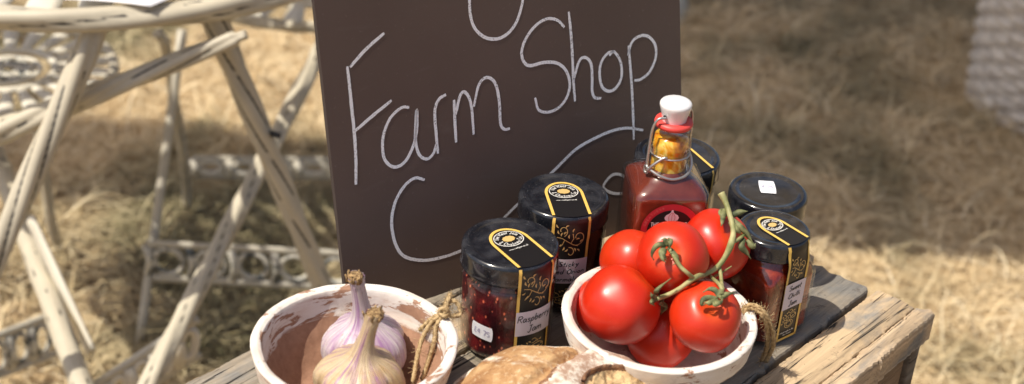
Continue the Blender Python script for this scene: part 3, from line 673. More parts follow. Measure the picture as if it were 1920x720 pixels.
# hole on the left cheek
hd = (bd*.62 - bp*.80).normalized()
mb = MB(); hc = hd*.0099 + Vector((0, 0, .1605))
side_v = Vector((-hd.y, hd.x, 0)); vs = [hc+hd*.0003]+[hc + side_v*(.0017*math.cos(a_)) + Vector((0, 0, .0017*math.sin(a_)))+hd*.0006 for a_ in [2*PI*k/16 for k in range(16)]]
mb.add(vs, [(0, k+1, (k+1) % 16+1) for k in range(16)]); mb.build('wire_hole', M['ink'], st_)
mb = MB()
def bl(a_, r_, z): return bd*(r_*math.cos(a_)) + bp*(r_*math.sin(a_)) + Vector((0, 0, z))
wl = -1.15                                     # left pivot angle around the neck (bd is the front)
for sg, pts in ((1, [bl(wl+.35, .0105, .1605), bl(wl+.1, .0150, .1595), bl(wl, .0178, .152), bl(wl-.02, .0185, .138), bl(wl, .0190, .126), bl(wl+.05, .0195, .1215)]),
                (1, [bl(-wl+.9, .0105, .1605), bl(-wl+.9, .0150, .1595), bl(-wl+.95, .0178, .152), bl(-wl+.95, .0185, .138), bl(-wl+.95, .0190, .126)])):
    tube(mb, catmull(pts, 8), .00105, 8)
tube(mb, [bl(wl+.02+.10*math.cos(a_), .0195, .1205+.0028*math.sin(a_)) for a_ in [2*PI*k/20 for k in range(20)]], .00105, 8, closed=True)
tube(mb, catmull([bl(wl+.12, .0202, .1205), bl(wl+.30, .0185, .126), bl(wl+.62, .0150, .1315), bl(wl+.80, .0138, .1318)], 8), .00105, 8)
tube(mb, catmull([bl(wl+.1, .0196, .1222), bl(-.55, .0178, .1190), bl(0, .0172, .1170), bl(.6, .0168, .1180), bl(1.1, .0165, .1215), bl(1.3, .0155, .1265), bl(1.35, .0140, .1300)], 10), .00105, 8)
tube(mb, [bl(2*PI*k/40, .0140, .1305) for k in range(40)], .0007, 6, closed=True)
mb.build('wire_clip', M['wire'], bt)
# arch label
def bf(x, y, lift): return Vector((ox, oy_, 0)) + bd*(BH+lift) + bp*x + Vector((0, 0, y+.0120))
rel = Vector((ox, oy_, 0)); 
def arch(mb, R, yc, ylow, lift, n=28):
    o = [(R*math.cos(PI*k/n), yc+R*math.sin(PI*k/n)) for k in range(n+1)]; o = [(R, ylow)]+o+[(-R, ylow)]
    mb.add([bf(x, y, lift) for x, y in o], [tuple(range(len(o)))])
mb = MB(); arch(mb, .0212, .0700, .012, .0004); L1 = mb.build('label', M['red_print'], bt, rel=rel, smooth=False)
mb = MB(); arch(mb, .0168, .0695, .012, .0007); mb.build('label_panel', M['label_black'], L1, rel=rel, smooth=False)
mb = MB(); letters(mb, text_strokes('THE GARLIC FARM', .0033, 0, .0732, 0, .10, width=.0290), .0005, lambda x, y: bf(x, y, .0010), False)
mb.build('lettering', M['white_print'], L1, rel=rel)
mb = MB(); gar = []
for k in range(25):
    a_ = -PI/2+2*PI*k/24; gar.append((.0050*math.cos(a_)*(1 if math.sin(a_) < .3 else .75), .0809+.0036*math.sin(a_)))
gar = [(0, .0776), (.0022, .0773), (.0045, .0785), (.0052, .0805), (.0042, .0825), (.0020, .0838), (.0010, .0850), (.0006, .0868), (-.0006, .0868), (-.0010, .0850), (-.0020, .0838), (-.0042, .0825), (-.0052, .0805), (-.0045, .0785), (-.0022, .0773)]
mb.add([bf(0, .0805, .0010)]+[bf(x, y, .0010) for x, y in gar], [(0, k+1, (k+1) % len(gar)+1) for k in range(len(gar))])
gi = mb.build('garlic_emblem', M['pink_print'], L1, rel=rel, smooth=False)
mb = MB()
for sx0 in (-.0022, 0, .0022): ribbon(mb, smooth2([(sx0*.2, .0848), (sx0, .0815), (sx0*.8, .0776)]), .0003, lambda x, y: bf(x, y, .0013))
mb.build('emblem_lines', M['red_print'], L1, rel=rel)
mb = MB(); st = text_strokes('GREATNESS', .0018, 0, 0, 0, .25); xs = [q[0] for s_ in st for q in s_]; x0, x1 = min(xs), max(xs)
letters(mb, [[((.0182+y)*math.cos(2.95-(x-x0)/(x1-x0)*1.05), .0700+(.0182+y)*math.sin(2.95-(x-x0)/(x1-x0)*1.05)) for x, y in s_] for s_ in st], .0003, lambda x, y: bf(x, y, .0008), False)
mb.build('rim_lettering', M['redpale'], L1, rel=rel)
# ------------------------------------------------------------------ chalkboard sign
BL = un(655, 612, .0); BR = un(1281, 394, .0); sd = (BR-BL).normalized(); sn = Vector((sd.y, -sd.x, 0)); LE = math.radians(11.5)
su = Vector((0, 0, math.cos(LE))) - sn*math.sin(LE); sN = sd.cross(su)    # towards the viewer
if sN.y > 0: sN = -sN
SW = (BR-BL).length; SH = .46
sg = empty('chalkboard_sign', BL); tag(sg, 'dark brown chalkboard sign reading Farm Shop in white chalk, propped behind the jars', 'sign')
def sp_(a_, b_, c_): return BL + sd*a_ + su*b_ + sN*c_
mb = MB(); N_ = 40
def wob(k, s_): return .0004*mn.noise(Vector((k*.9, s_, 0)))
mb.add([sp_(0, .0005, 0), sp_(SW, .0005, 0), sp_(SW, SH, 0), sp_(0, SH, 0), sp_(0, .0005, -.004), sp_(SW, .0005, -.004), sp_(SW, SH, -.004), sp_(0, SH, -.004)], [(0, 1, 2, 3), (7, 6, 5, 4)])
bo = mb.build('board', M['board'], sg, smooth=False, rel=BL)
mb = MB(); L = [sp_(0, .0005, 0), sp_(SW, .0005, 0), sp_(SW, SH, 0), sp_(0, SH, 0)]; K = [sp_(0, .0005, -.004), sp_(SW, .0005, -.004), sp_(SW, SH, -.004), sp_(0, SH, -.004)]
mb.add(L+K, [(i, i+4, (i+1) % 4+4, (i+1) % 4) for i in range(4)]); mb.build('board_edge', M['board_edge'], sg, smooth=False, rel=BL)
mb = MB(); a0 = sp_(SW*.5, .30, -.006); foot = Vector((a0.x, a0.y, 0)) - sn*.09
foot.z = .003
tube(mb, [a0, a0.lerp(foot, .5), foot], .004, 8); mb.build('rear_strut', M['plank3'], sg, rel=BL)
def on_sign(x, y, lift=.0006):
    d = ray(x, y); t_ = (BL-CAM).dot(sN)/d.dot(sN); return CAM + d*t_ + sN*lift
CH_ = [[(651,124),(655,160),(659,200),(664,250),(667,300),(667,346)],[(656,126),(686,92),(720,62)],[(665,246),(697,218),(734,188)],
[(767,201),(752,202),(731,222),(718,257),(720,296),(738,313),(759,303),(775,272),(781,241),(781,206),(779,240),(779,266),(786,290),(800,298),(812,288),(818,270)],
[(836,177),(823,186),(815,208),(818,257),(821,288)],[(851,187),(853,233),(855,267)],[(854,215),(863,178),(873,174),(883,196),(888,252)],[(888,200),(898,158),(914,145),(929,158),(936,192),(938,230),(945,242),(956,241)],
[(796,337),(777,334),(757,350),(740,381),(734,420),(742,459),(759,481),(794,488),(833,481),(868,468),(890,452)],
[(881,-60),(880,-20),(881,23),(889,51),(907,69),(930,73),(950,64),(966,45),(976,18),(981,-10),(983,-60)],
[(1058,51),(1045,38),(1026,35),(1005,47),(987,70),(978,95),(981,114),(993,123),(1019,117),(1043,118),(1060,131),(1068,155),(1063,181),(1048,201),(1028,210),(1010,206),(1003,183)],
[(1066,22),(1070,60),(1073,105),(1075,152),(1078,190)],[(1075,150),(1086,114),(1098,108),(1108,120),(1110,146),(1110,170),(1115,183),(1127,184)],
[(1152,96),(1139,100),(1127,117),(1124,140),(1129,163),(1142,171),(1156,163),(1165,143),(1163,115),(1151,97),(1142,104)],
[(1178,85),(1181,117),(1185,175),(1187,222),(1188,262)],[(1177,104),(1184,80),(1198,68),(1215,68),(1228,84),(1229,108),(1218,134),(1202,148),(1189,151)],
[(1206,244),(1177,240),(1148,245),(1113,260),(1078,281),(1040,318),(1000,356),(967,386),(945,408),(915,440)],
[(1174,334),(1162,327),(1148,328),(1135,341),(1132,353),(1145,361),(1159,363),(1177,361)]]
mb = MB()
for s_ in CH_:
    P3 = catmull([on_sign(x, y) for x, y in s_], 8); P3 = [q for q in P3]
    loc = [((q-BL).dot(sd), (q-BL).dot(su)) for q in P3]
    ribbon(mb, loc, .0025, lambda a_, b_: sp_(a_+.00025*mn.noise(Vector((a_*900, b_*900, 1))), b_+.00025*mn.noise(Vector((a_*900, b_*900, 5))), .0002), lambda t_: .72+.28*math.sin(PI*min(1, max(0, t_)))**.4)
mb.build('chalk_writing', M['chalk'], sg, smooth=False, rel=BL)
# ------------------------------------------------------------------ bowls
def bowl(label, x, y, R, H, mat, tilt):
    prof = [(0, .0), (R*.60, 0), (R*.635, .002), (R*.82, H*.52), (R*.90, H*.66), (R*.925, H*.675), (R*.945, H*.69), (R*.985, H*.95), (R*.99, H*.985), (R*.975, H), (R*.925, H+.0003), (R*.890, H*.985), (R*.880, H*.95), (R*.865, H*.70), (R*.84, H*.62), (R*.72, H*.36), (R*.60, H*.20), (R*.55, H*.16), (0, H*.15)]
    pr = []
    for i in range(len(prof)-1):
        for k in range(4): f_ = k/4; pr.append((prof[i][0]*(1-f_)+prof[i+1][0]*f_, prof[i][1]*(1-f_)+prof[i+1][1]*f_))
    pr.append(prof[-1])
    def fn(p_, a_, t_, r_, z_):
        d = mn.noise(Vector((math.cos(a_)*2.2, math.sin(a_)*2.2, z_*60+x*10)))*.0009 + mn.noise(Vector((math.cos(a_)*9, math.sin(a_)*9, z_*200)))*.00035
        f_ = 1 if r_ > R*.5 else 0
        return p_ + Vector((math.cos(a_)*d*f_, math.sin(a_)*d*f_, 0 if z_ < .002 else d*.5*f_))
    mb = MB(); lathe(mb, pr, 128, fn=fn); o = mb.build('bowl', mat); o.location = (x, y, .0006); tag(o, label, 'bowl', 'terracotta bowls on the crate'); return o
R1, H1 = .0672, .056
p = un(665, 639, H1); b1x, b1y = p.x, p.y
bowl('whitewashed terracotta bowl with bare clay inside, holding the garlic bulbs', b1x, b1y, R1, H1, M['clay1'], 0)
R2, H2 = .0672, .056
p = un(1237, 588, H2); b2x, b2y = p.x, p.y
bowl('chalky white terracotta bowl heaped with red tomatoes', b2x, b2y, R2, H2, M['clay2'], 0)
# ------------------------------------------------------------------ tomatoes
TOM = []
def tomato(px, py, z, r, sq, stem_dir, label, seed, lob=.02):
    c0 = un(px, py, z); sdv = Vector(stem_dir).normalized()
    mb = MB(); n = 40; pr = []
    q = Vector((0, 0, 1)).rotation_difference(sdv)
    vs = []; uv = []; seg = 64
    for i in range(n+1):
        th = PI*i/n
        for k in range(seg+1):
            a_ = 2*PI*k/seg; rr = 1 + lob*math.cos(5*a_+seed)*math.sin(th)**2*.5 + lob*mn.noise(Vector((math.cos(a_)*math.sin(th)*1.5+seed, math.sin(a_)*math.sin(th)*1.5, math.cos(th)*1.5)))*1.6
            zz = math.cos(th)*sq; dim = .16*math.exp(-(th/.33)**2) + .03*math.exp(-((PI-th)/.25)**2)
            rr2 = rr; v_ = Vector((math.sin(th)*math.cos(a_)*rr2, math.sin(th)*math.sin(a_)*rr2, zz*rr2 - (dim if th < PI/2 else -dim)))
            vs.append(q @ (v_*r)); uv.append((k/seg, i/n))
    fs = [(i*(seg+1)+k, (i+1)*(seg+1)+k, (i+1)*(seg+1)+k+1, i*(seg+1)+k+1) for i in range(n) for k in range(seg)]
    mb.add(vs, fs, uv); o = mb.build('tomato', M['tomato']); o.location = c0; tag(o, label, 'tomato', 'tomatoes in the bowl')
    TOM.append((c0, r, q, sq, o)); return o
tomato(1163, 571, .062, .0272, .98, (.62, .25, .75), 'large tomato at the front left of the bowl, stem end turned right', 1, .03)
tomato(1261, 481, .0905, .0243, .92, (-.25, -.80, .62), 'tomato on top of the pile facing forward with curled calyx', 2)
tomato(1342, 458, .079, .0252, .92, (.50, -.35, .75), 'tomato at the back right, under the top end of the vine', 3)
tomato(1188, 490, .066, .0238, .95, (.3, .7, .6), 'tomato at the back left, half covered by two bigger ones', 4)
tomato(1323, 594, .066, .0240, .90, (.10, -.50, .85), 'small round tomato at the front right of the bowl under green calyx', 5)
tomato(1114, 572, .038, .0205, .95, (0, .3, .9), 'shaded tomato wedged against the left rim of the bowl', 6)
tomato(1238, 630, .030, .0235, .97, (.1, 1, .1), 'shaded tomato deep at the bowl front, between two larger ones', 7)
tomato(1248, 545, .048, .0200, .95, (0, 1, .1), 'dark shaded tomato in the gap below the middle of the vine', 8)
def surf(px, py, off):
    """where the ray meets the pile of tomatoes, lifted by off"""
    d = ray(px, py).normalized(); best = None
    for (c0, r, q, sq, o) in TOM:
        oc = CAM-c0; b_ = oc.dot(d); cc_ = oc.dot(oc)-r*r; D = b_*b_-cc_
        if D > 0:
            t_ = -b_-math.sqrt(D)
            if best is None or t_ < best: best = t_
    return None if best is None else CAM + d*(best-off)
def path_on(pts, default=1.0):
    """pts: (px, py, off); off-surface points keep the depth of the last hit"""
    out = []
    hits = [surf(x, y, f) for x, y, f in pts]
    ds = [((h-CAM).length if h is not None else None) for h in hits]
    for i, (x, y, f) in enumerate(pts):
        if ds[i] is None:
            near = [ds[j] for j in sorted(range(len(ds)), key=lambda j: abs(j-i)) if ds[j] is not None]
            ds[i] = near[0] if near else default
    # smooth the depth along the stem and never dip under the skin
    for it in range(3):
        e = ds[:]
        for i in range(1, len(ds)-1):
            mavg = (ds[i-1]+ds[i+1])/2
            if mavg < ds[i]: e[i] = .5*ds[i]+.5*mavg
        ds = e
    for i, (x, y, f) in enumerate(pts): out.append(CAM + ray(x, y).normalized()*ds[i])
    return out
main = path_on([(1352,362,.006),(1360,378,.006),(1368,402,.006),(1375,432,.006),(1370,460,.006),(1357,486,.006),(1343,502,.007),(1322,514,.007),(1300,523,.008),(1275,541,.008),(1252,553,.006),(1232,560,.004)])
vn = MB(); tube(vn, catmull(main, 6), lambda t_: .0020-.0004*t_+.0008*max(0, 1-t_*9)+.0006*math.exp(-((t_-.36)/.05)**2)+.0006*math.exp(-((t_-.68)/.04)**2), 10)
vine = vn.build('tomato_vine', M['vine'], loc=main[6]); tag(vine, 'green tomato vine lying across the top of the tomatoes', 'vine')
def branch(pts, r0, r1, name='side_stem', mat='vine'):
    P = path_on(pts); mb = MB(); tube(mb, catmull(P, 6), lambda t_: r0+(r1-r0)*t_, 8); return mb.build(name, M[mat], vine, rel=main[6]), P
branch([(1302,523,.008),(1288,511,.008),(1276,500,.006),(1266,484,.005),(1256,468,.004)], .0014, .0013)
branch([(1325,513,.007),(1336,522,.008),(1350,535,.006),(1354,548,.004),(1350,558,.003)], .0014, .0013)
branch([(1347,497,.007),(1351,512,.006),(1353,530,.006),(1355,542,.006)], .0015, .0012)
branch([(1372,455,.006),(1386,448,.005),(1396,440,.004),(1404,446,.004)], .0014, .0012)
branch([(1244,555,.006),(1240,570,.006),(1238,584,.004)], .0013, .0012)
branch([(1340,518,.008),(1358,508,.009),(1372,499,.010)], .0010, .0003)
def calyx(sepals, wd):
    mb = MB()
    for pts in sepals:
        P = catmull(path_on(pts), 5); n = len(P); vs = []
        for i, q in enumerate(P):
            tdir = (P[min(i+1, n-1)]-P[max(i-1, 0)]).normalized(); vd = (q-CAM).normalized(); sdv = tdir.cross(vd).normalized(); t_ = i/(n-1)
            ww = wd*(.35+1.1*math.sin(PI*min(1, t_*.85+.12)))*(1-t_**3)
            vs += [q+sdv*ww*.5-vd*.0004, q-vd*.0012*math.sin(t_*PI), q-sdv*ww*.5-vd*.0004]
        mb.add(vs, [(3*i+k, 3*i+k+1, 3*i+k+4, 3*i+k+3) for i in range(n-1) for k in (0, 1)])
    o = mb.build('calyx', M['calyx'], vine, rel=main[6])
    sm = o.modifiers.new('s', 'SOLIDIFY'); sm.thickness = .0004
calyx([[(1250,460,.003),(1238,458,.006),(1228,464,.006),(1222,478,.004),(1226,488,.002)],[(1250,460,.004),(1246,450,.006),(1240,449,.008)],[(1250,462,.004),(1256,450,.008),(1257,458,.010),(1253,470,.006)],[(1248,466,.003),(1244,476,.005),(1250,488,.004)],[(1246,462,.003),(1240,472,.004),(1243,486,.006),(1248,492,.006)],[(1252,464,.003),(1262,474,.005),(1270,488,.004),(1262,497,.003)]], .0028)
calyx([[(1346,560,.003),(1330,558,.004),(1318,562,.004),(1316,572,.003),(1330,566,.003)],[(1344,562,.003),(1330,568,.005),(1320,566,.006)],[(1350,560,.003),(1362,552,.004),(1382,548,.005)],[(1348,558,.003),(1342,545,.004),(1330,542,.004),(1318,548,.003)],[(1348,562,.003),(1340,570,.006),(1352,566,.007),(1355,556,.004)],[(1346,556,.003),(1352,546,.006),(1357,552,.006)]], .0028)
calyx([[(1370,402,.004),(1362,395,.005),(1356,404,.005),(1354,418,.004),(1352,424,.003)],[(1372,410,.006),(1386,424,.008),(1402,440,.008),(1413,458,.006)],[(1370,405,.005),(1388,398,.007),(1402,396,.008)],[(1395,446,.005),(1390,462,.006),(1400,474,.006),(1408,486,.005)],[(1368,415,.005),(1380,430,.007),(1392,440,.006)],[(1400,450,.005),(1412,462,.006),(1417,456,.006)],[(1366,396,.005),(1352,398,.006),(1356,412,.004)]], .0034)
calyx([[(1236,560,.004),(1224,556,.005),(1220,548,.006)],[(1238,556,.004),(1230,549,.006),(1238,538,.007),(1258,522,.008)],[(1234,560,.004),(1222,566,.005),(1228,574,.004)],[(1238,568,.005),(1248,576,.004),(1238,590,.003)]], .0026)
# ------------------------------------------------------------------ garlic
def garlic(label, px, py, zc, R, Hb, neck, mat, lobes, seed, sx=1.0):
    c0 = un(px, py, zc); nk = Vector(neck)
    prof = [(.05, -.86), (.30, -.84), (.62, -.72), (.86, -.48), (.99, -.16), (1.0, .08), (.96, .32), (.84, .54), (.63, .71), (.42, .84), (.29, .98), (.215, 1.16), (.175, 1.42), (.17, 1.66), (.185, 1.84), (.20, 1.93)]
    prof = [(q.x, q.y) for q in catmull([(a_, b_, 0) for a_, b_ in prof], 4)]
    top = prof[-1][1]
    def fn(p_, a_, t_, r_, z_):
        u = z_; wl_ = math.exp(-((u-.0)/.62)**2); lb = abs(math.cos(lobes*(a_+seed)/2)); d = 1 - .21*wl_*(1-lb**.6) + .03*mn.noise(Vector((math.cos(a_)*2+seed, math.sin(a_)*2, u*2)))
        ridge = 1+.016*math.cos(38*a_+2*mn.noise(Vector((a_*2, u*2, seed))))
        rr = r_*d*ridge
        # bend the neck
        f_ = max(0, (u-.45)/(top-.45)); off = nk*(f_**1.5)
        if u > top-.25: rr *= 1+.22*mn.noise(Vector((math.cos(a_)*3, math.sin(a_)*3, u*9+seed)))
        return Vector((rr*math.cos(a_)*R*sx, rr*math.sin(a_)*R, u*Hb)) + Vector((off.x, off.y, off.z))
    mb = MB(); lathe(mb, prof, 120, fn=fn)
    o = mb.build('garlic_bulb', mat); o.location = c0; tag(o, label, 'garlic', 'garlic bulbs in the bowl')
    # torn dry tip
    tip = MB(); tz = top*Hb+nk.z
    for k in range(26):
        a_ = rng.uniform(0, 2*PI); rr = R*.19*rng.uniform(.2, 1.08); bse = Vector((nk.x+rr*math.cos(a_)*sx, nk.y+rr*math.sin(a_), tz-.0035))
        e = bse + Vector((math.cos(a_)*rng.uniform(-.001, .0022), math.sin(a_)*rng.uniform(-.001, .0022), rng.uniform(.0025, .0065)))
        tube(tip, [bse, bse.lerp(e, .5)+Vector((rng.uniform(-.0005, .0005),)*3), e], lambda t_: .0011*(1-.5*t_), 5)
    lathe(tip, [(R*.195, -.003), (R*.17, .0004), (R*.08, .0012), (0, .0008)], 20, nk.x, nk.y, tz)
    tip.build('dry_tip', M['dry_scar'], o); return o
garlic('purple streaked garlic bulb with tall pale neck at the back of the bowl', 684, 653, .033, .0288, .0245, (-.0065, -.001, .0115), M['garlic_a'], 5, .4)
garlic('cream papery garlic bulb with short brown tipped neck in front', 673, 716, .037, .0295, .0225, (.0090, .006, .0075), M['garlic_b'], 6, 1.1)
# ------------------------------------------------------------------ twine
def twine(name, label, paths, r=.0018, knot=None):
    root = MB(); rel = Vector(paths[0][len(paths[0])//2])
    for P in paths:
        C = catmull(P, 10); tube(root, C, r, 10, lobes=3, depth=.55, twist=520)
        for q in C[::2]:
            for _ in range(5):
                d = Vector(rng.normal(0, 1, 3)).normalized(); e = q+d*r*rng.uniform(1.5, 3.6); tube(root, [q, q.lerp(e, .6)+Vector(rng.normal(0, .0003, 3)), e], .00013, 3)
    if knot:
        kc = Vector(knot)
        for ax in (0, 1, 2):
            e1 = Vector((1, 0, 0)) if ax != 0 else Vector((0, 1, 0)); e2 = Vector((0, 0, 1)) if ax < 2 else Vector((0, 1, 0)); o_ = Vector(rng.normal(0, .0006, 3))
            tube(root, [kc+o_+e1*(.0026*math.cos(2*PI*k/18))+e2*(.0030*math.sin(2*PI*k/18)) for k in range(18)], r, 10, closed=True, lobes=3, depth=.55, twist=520)
    o = root.build(name, M['twine'], loc=rel); tag(o, label, 'twine', 'twine bows on the bowls'); return o
a1 = math.atan2(un(822, 600, H1).y-b1y, un(822, 600, H1).x-b1x)
rd = Vector((math.cos(a1), math.sin(a1), 0)); td = Vector((-rd.y, rd.x, 0)); c1v = Vector((b1x, b1y, 0))
def on1(rr, tt, z): return c1v + rd*rr + td*tt + Vector((0, 0, z))
twine('twine_bow', 'frayed jute twine bow knotted over the rim of the garlic bowl',
 [[on1(R1*.97, .001, H1+.006), on1(R1*1.03, .003, H1+.011), on1(R1*1.09, .0, H1+.010), on1(R1*1.10, -.004, H1+.004), on1(R1*1.02, -.003, H1+.003), on1(R1*.95, .0, H1+.005)],
  [on1(R1*.95, 0, H1+.005), on1(R1*1.0, .002, H1+.012), on1(R1*1.06, .007, H1+.013), on1(R1*1.03, .008, H1+.006), on1(R1*.96, .002, H1+.004)],
  [on1(R1*.95, 0, H1+.004), on1(R1*.86, -.001, H1-.004), on1(R1*.82, -.004, H1-.014), on1(R1*.74, -.007, H1-.028), on1(R1*.66, -.010, H1-.038)],
  [on1(R1*.95, 0, H1+.004), on1(R1*.84, .003, H1-.003), on1(R1*.72, .001, H1-.014), on1(R1*.60, -.008, H1-.026), on1(R1*.50, -.018, H1-.036)],
  [on1(R1*.95, .001, H1+.004), on1(R1*.87, .006, H1-.002), on1(R1*.80, .009, H1-.009), on1(R1*.76, .010, H1-.013)]], .0018, on1(R1*.95, 0, H1+.0045))
P = [un(1392, 582, .054), un(1400, 574, .059), un(1414, 573, .062), un(1430, 582, .061), un(1442, 600, .054), un(1449, 622, .042), un(1450, 645, .028), un(1443, 664, .012), un(1436, 678, .0035)]
P2 = [un(1394, 588, .054), un(1402, 579, .058), un(1416, 579, .060), un(1429, 590, .058), un(1438, 610, .048), un(1440, 632, .034), un(1437, 655, .018), un(1428, 676, .0035)]
twine('twine_bow', 'loop of jute twine hanging off the tomato bowl down to the crate', [P, P2], .0019)
# ------------------------------------------------------------------ bread
lx, ly = un(1062, 812, .02).x, un(1062, 812, .02).y
lc = Vector((lx, ly, .001))
bx_, by_, bz_ = .087, .072, .0610
LA = math.radians(-8)
def loaf(u, v, lift=0.0):
    """u angle 0..1, v 0 (foot) .. 1 (crown)"""
    a_ = 2*PI*u; ph = v*PI/2; cr = math.cos(ph)**.62; x = cr*math.cos(a_); y = cr*math.sin(a_); z = math.sin(ph)**.9
    if ph < .25: x *= .93+.07*(ph/.25); y *= .93+.07*(ph/.25)
    q = Vector((x*bx_, y*by_, z*bz_))
    # scoring: diagonal grooves
    s_ = x-.35*(y-.4)+.10*mn.noise(Vector((x*2.5, y*2.5, 4)))+.03*mn.noise(Vector((x*11, y*11, 4)))
    gr = 0
    for c0, dp, ww in ((-.11, .0045, .05),):
        gr += dp*math.exp(-((s_-c0)/ww)**2)
    if s_ < -.05: gr += .0035*math.exp(-((y-.66+.08*mn.noise(Vector((x*4, 1, 1))))/.05)**2)
    if x < -.5: gr += .003*math.exp(-((x+.74-.3*(y-.4))/.04)**2)
    # torn ear to the right
    d = .0035*mn.noise(Vector((x*1.7, y*1.7, z*1.7+3)))+.0012*mn.noise(Vector((x*6, y*6, z*6)))
    nrm = Vector((x/bx_, y/by_, z/bz_*.8)).normalized()
    # mouth of the tear on the right front
    ex_, ey_ = x-.50, y-.08
    mouth = math.exp(-((ex_/.43)**2+(ey_/.45)**2)**2)
    q += nrm*(d-gr*max(0, z)-.015*mouth+(.0045*max(0, mn.noise(Vector((x*16, y*16, 2))))*-1 if mouth > .5 else 0)+lift)
    ca, sa = math.cos(LA), math.sin(LA)
    return Vector((q.x*ca-q.y*sa, q.x*sa+q.y*ca, max(q.z, 0))) , mouth, s_, x, y, z
mb = MB(); nu, nv = 300, 140
vs = []; info = []
for j in range(nv+1):
    for i in range(nu): 
        q, mo, s_, x, y, z = loaf(i/nu, j/nv); vs.append(q); info.append((mo, s_, x, y, z))
fs = [(j*nu+i, j*nu+(i+1) % nu, (j+1)*nu+(i+1) % nu, (j+1)*nu+i) for j in range(nv) for i in range(nu)]
fs.append(tuple(range(nu))[::-1])
mb.add(vs, fs); bread = mb.build('bread_loaf', M['crust']); bread.location = lc
tag(bread, 'flour dusted crusty bread loaf with a torn open crust in front', 'bread')
# flour patches and crumb as material slots chosen by face
bread.data.materials.append(M['flour']); bread.data.materials.append(M['crumb']); bread.data.materials.append(M['dark_crust'])
for pi, f_ in enumerate(fs[:-1]):
    mo = sum(info[k][0] for k in f_)/4; s_ = sum(info[k][1] for k in f_)/4; x = info[f_[0]][2]; y = info[f_[0]][3]
    wv = .05*mn.noise(Vector((x*4, y*4, 9)))
    if mo > .34 and mo <= .46: bread.data.polygons[pi].material_index = 3
    elif mo > .46: bread.data.polygons[pi].material_index = 2
    elif abs(s_+.05) < .017: bread.data.polygons[pi].material_index = 3
    elif s_ > -.05 or (y+wv > .70) or (x-.3*(y-.4)+wv < -.78): bread.data.polygons[pi].material_index = 1
# raised dark ear along the upper edge of the tear
def surf_xy(x, y, lift):
    best = None
    r_ = min(.98, math.hypot(x, y)); a_ = math.atan2(y, x); v_ = math.acos(min(1, r_**(1/.62)))/(PI/2)
    return loaf(a_/(2*PI), v_, lift)[0]
mb = MB(); n = 48; vs = []
for i in range(n+1):
    t_ = i/n; a_ = math.radians(178-160*t_)+.05*mn.noise(Vector((t_*12, 5, 0))); x = .50+.42*math.cos(a_); y = .08+.435*math.sin(a_)+.012*mn.noise(Vector((t_*9, 0, 0))); hgt = (.0022+.0012*mn.noise(Vector((t_*30, 8, 0))))*math.sin(PI*t_)**.5*(1+.25*mn.noise(Vector((t_*14, 2, 0))))
    x2 = .50+.36*math.cos(a_); y2 = .08+.375*math.sin(a_); o1 = .50+.440*math.cos(a_); o2 = .08+.458*math.sin(a_)
    A0 = surf_xy(o1, o2, .0006); A1 = surf_xy(x, y, .0); base_ = surf_xy(o1, o2, .0).lerp(A1, .7)
    top_ = surf_xy(x, y, 0)*.0 + A0.lerp(surf_xy(x2, y2, .0), .42); top_.z = max(A0.z, A1.z)+hgt
    und = top_ - Vector((0, 0, .0016)); ins_ = surf_xy(x, y, -.004)
    vs += [A0, A0.lerp(top_, .6)+Vector((0, 0, .0012)), top_, und, ins_]
mb.add(vs, [(5*i+k, 5*i+k+1, 5*i+k+6, 5*i+k+5) for i in range(n) for k in range(4)])
ear = mb.build('crust_ear', M['dark_crust'], bread)
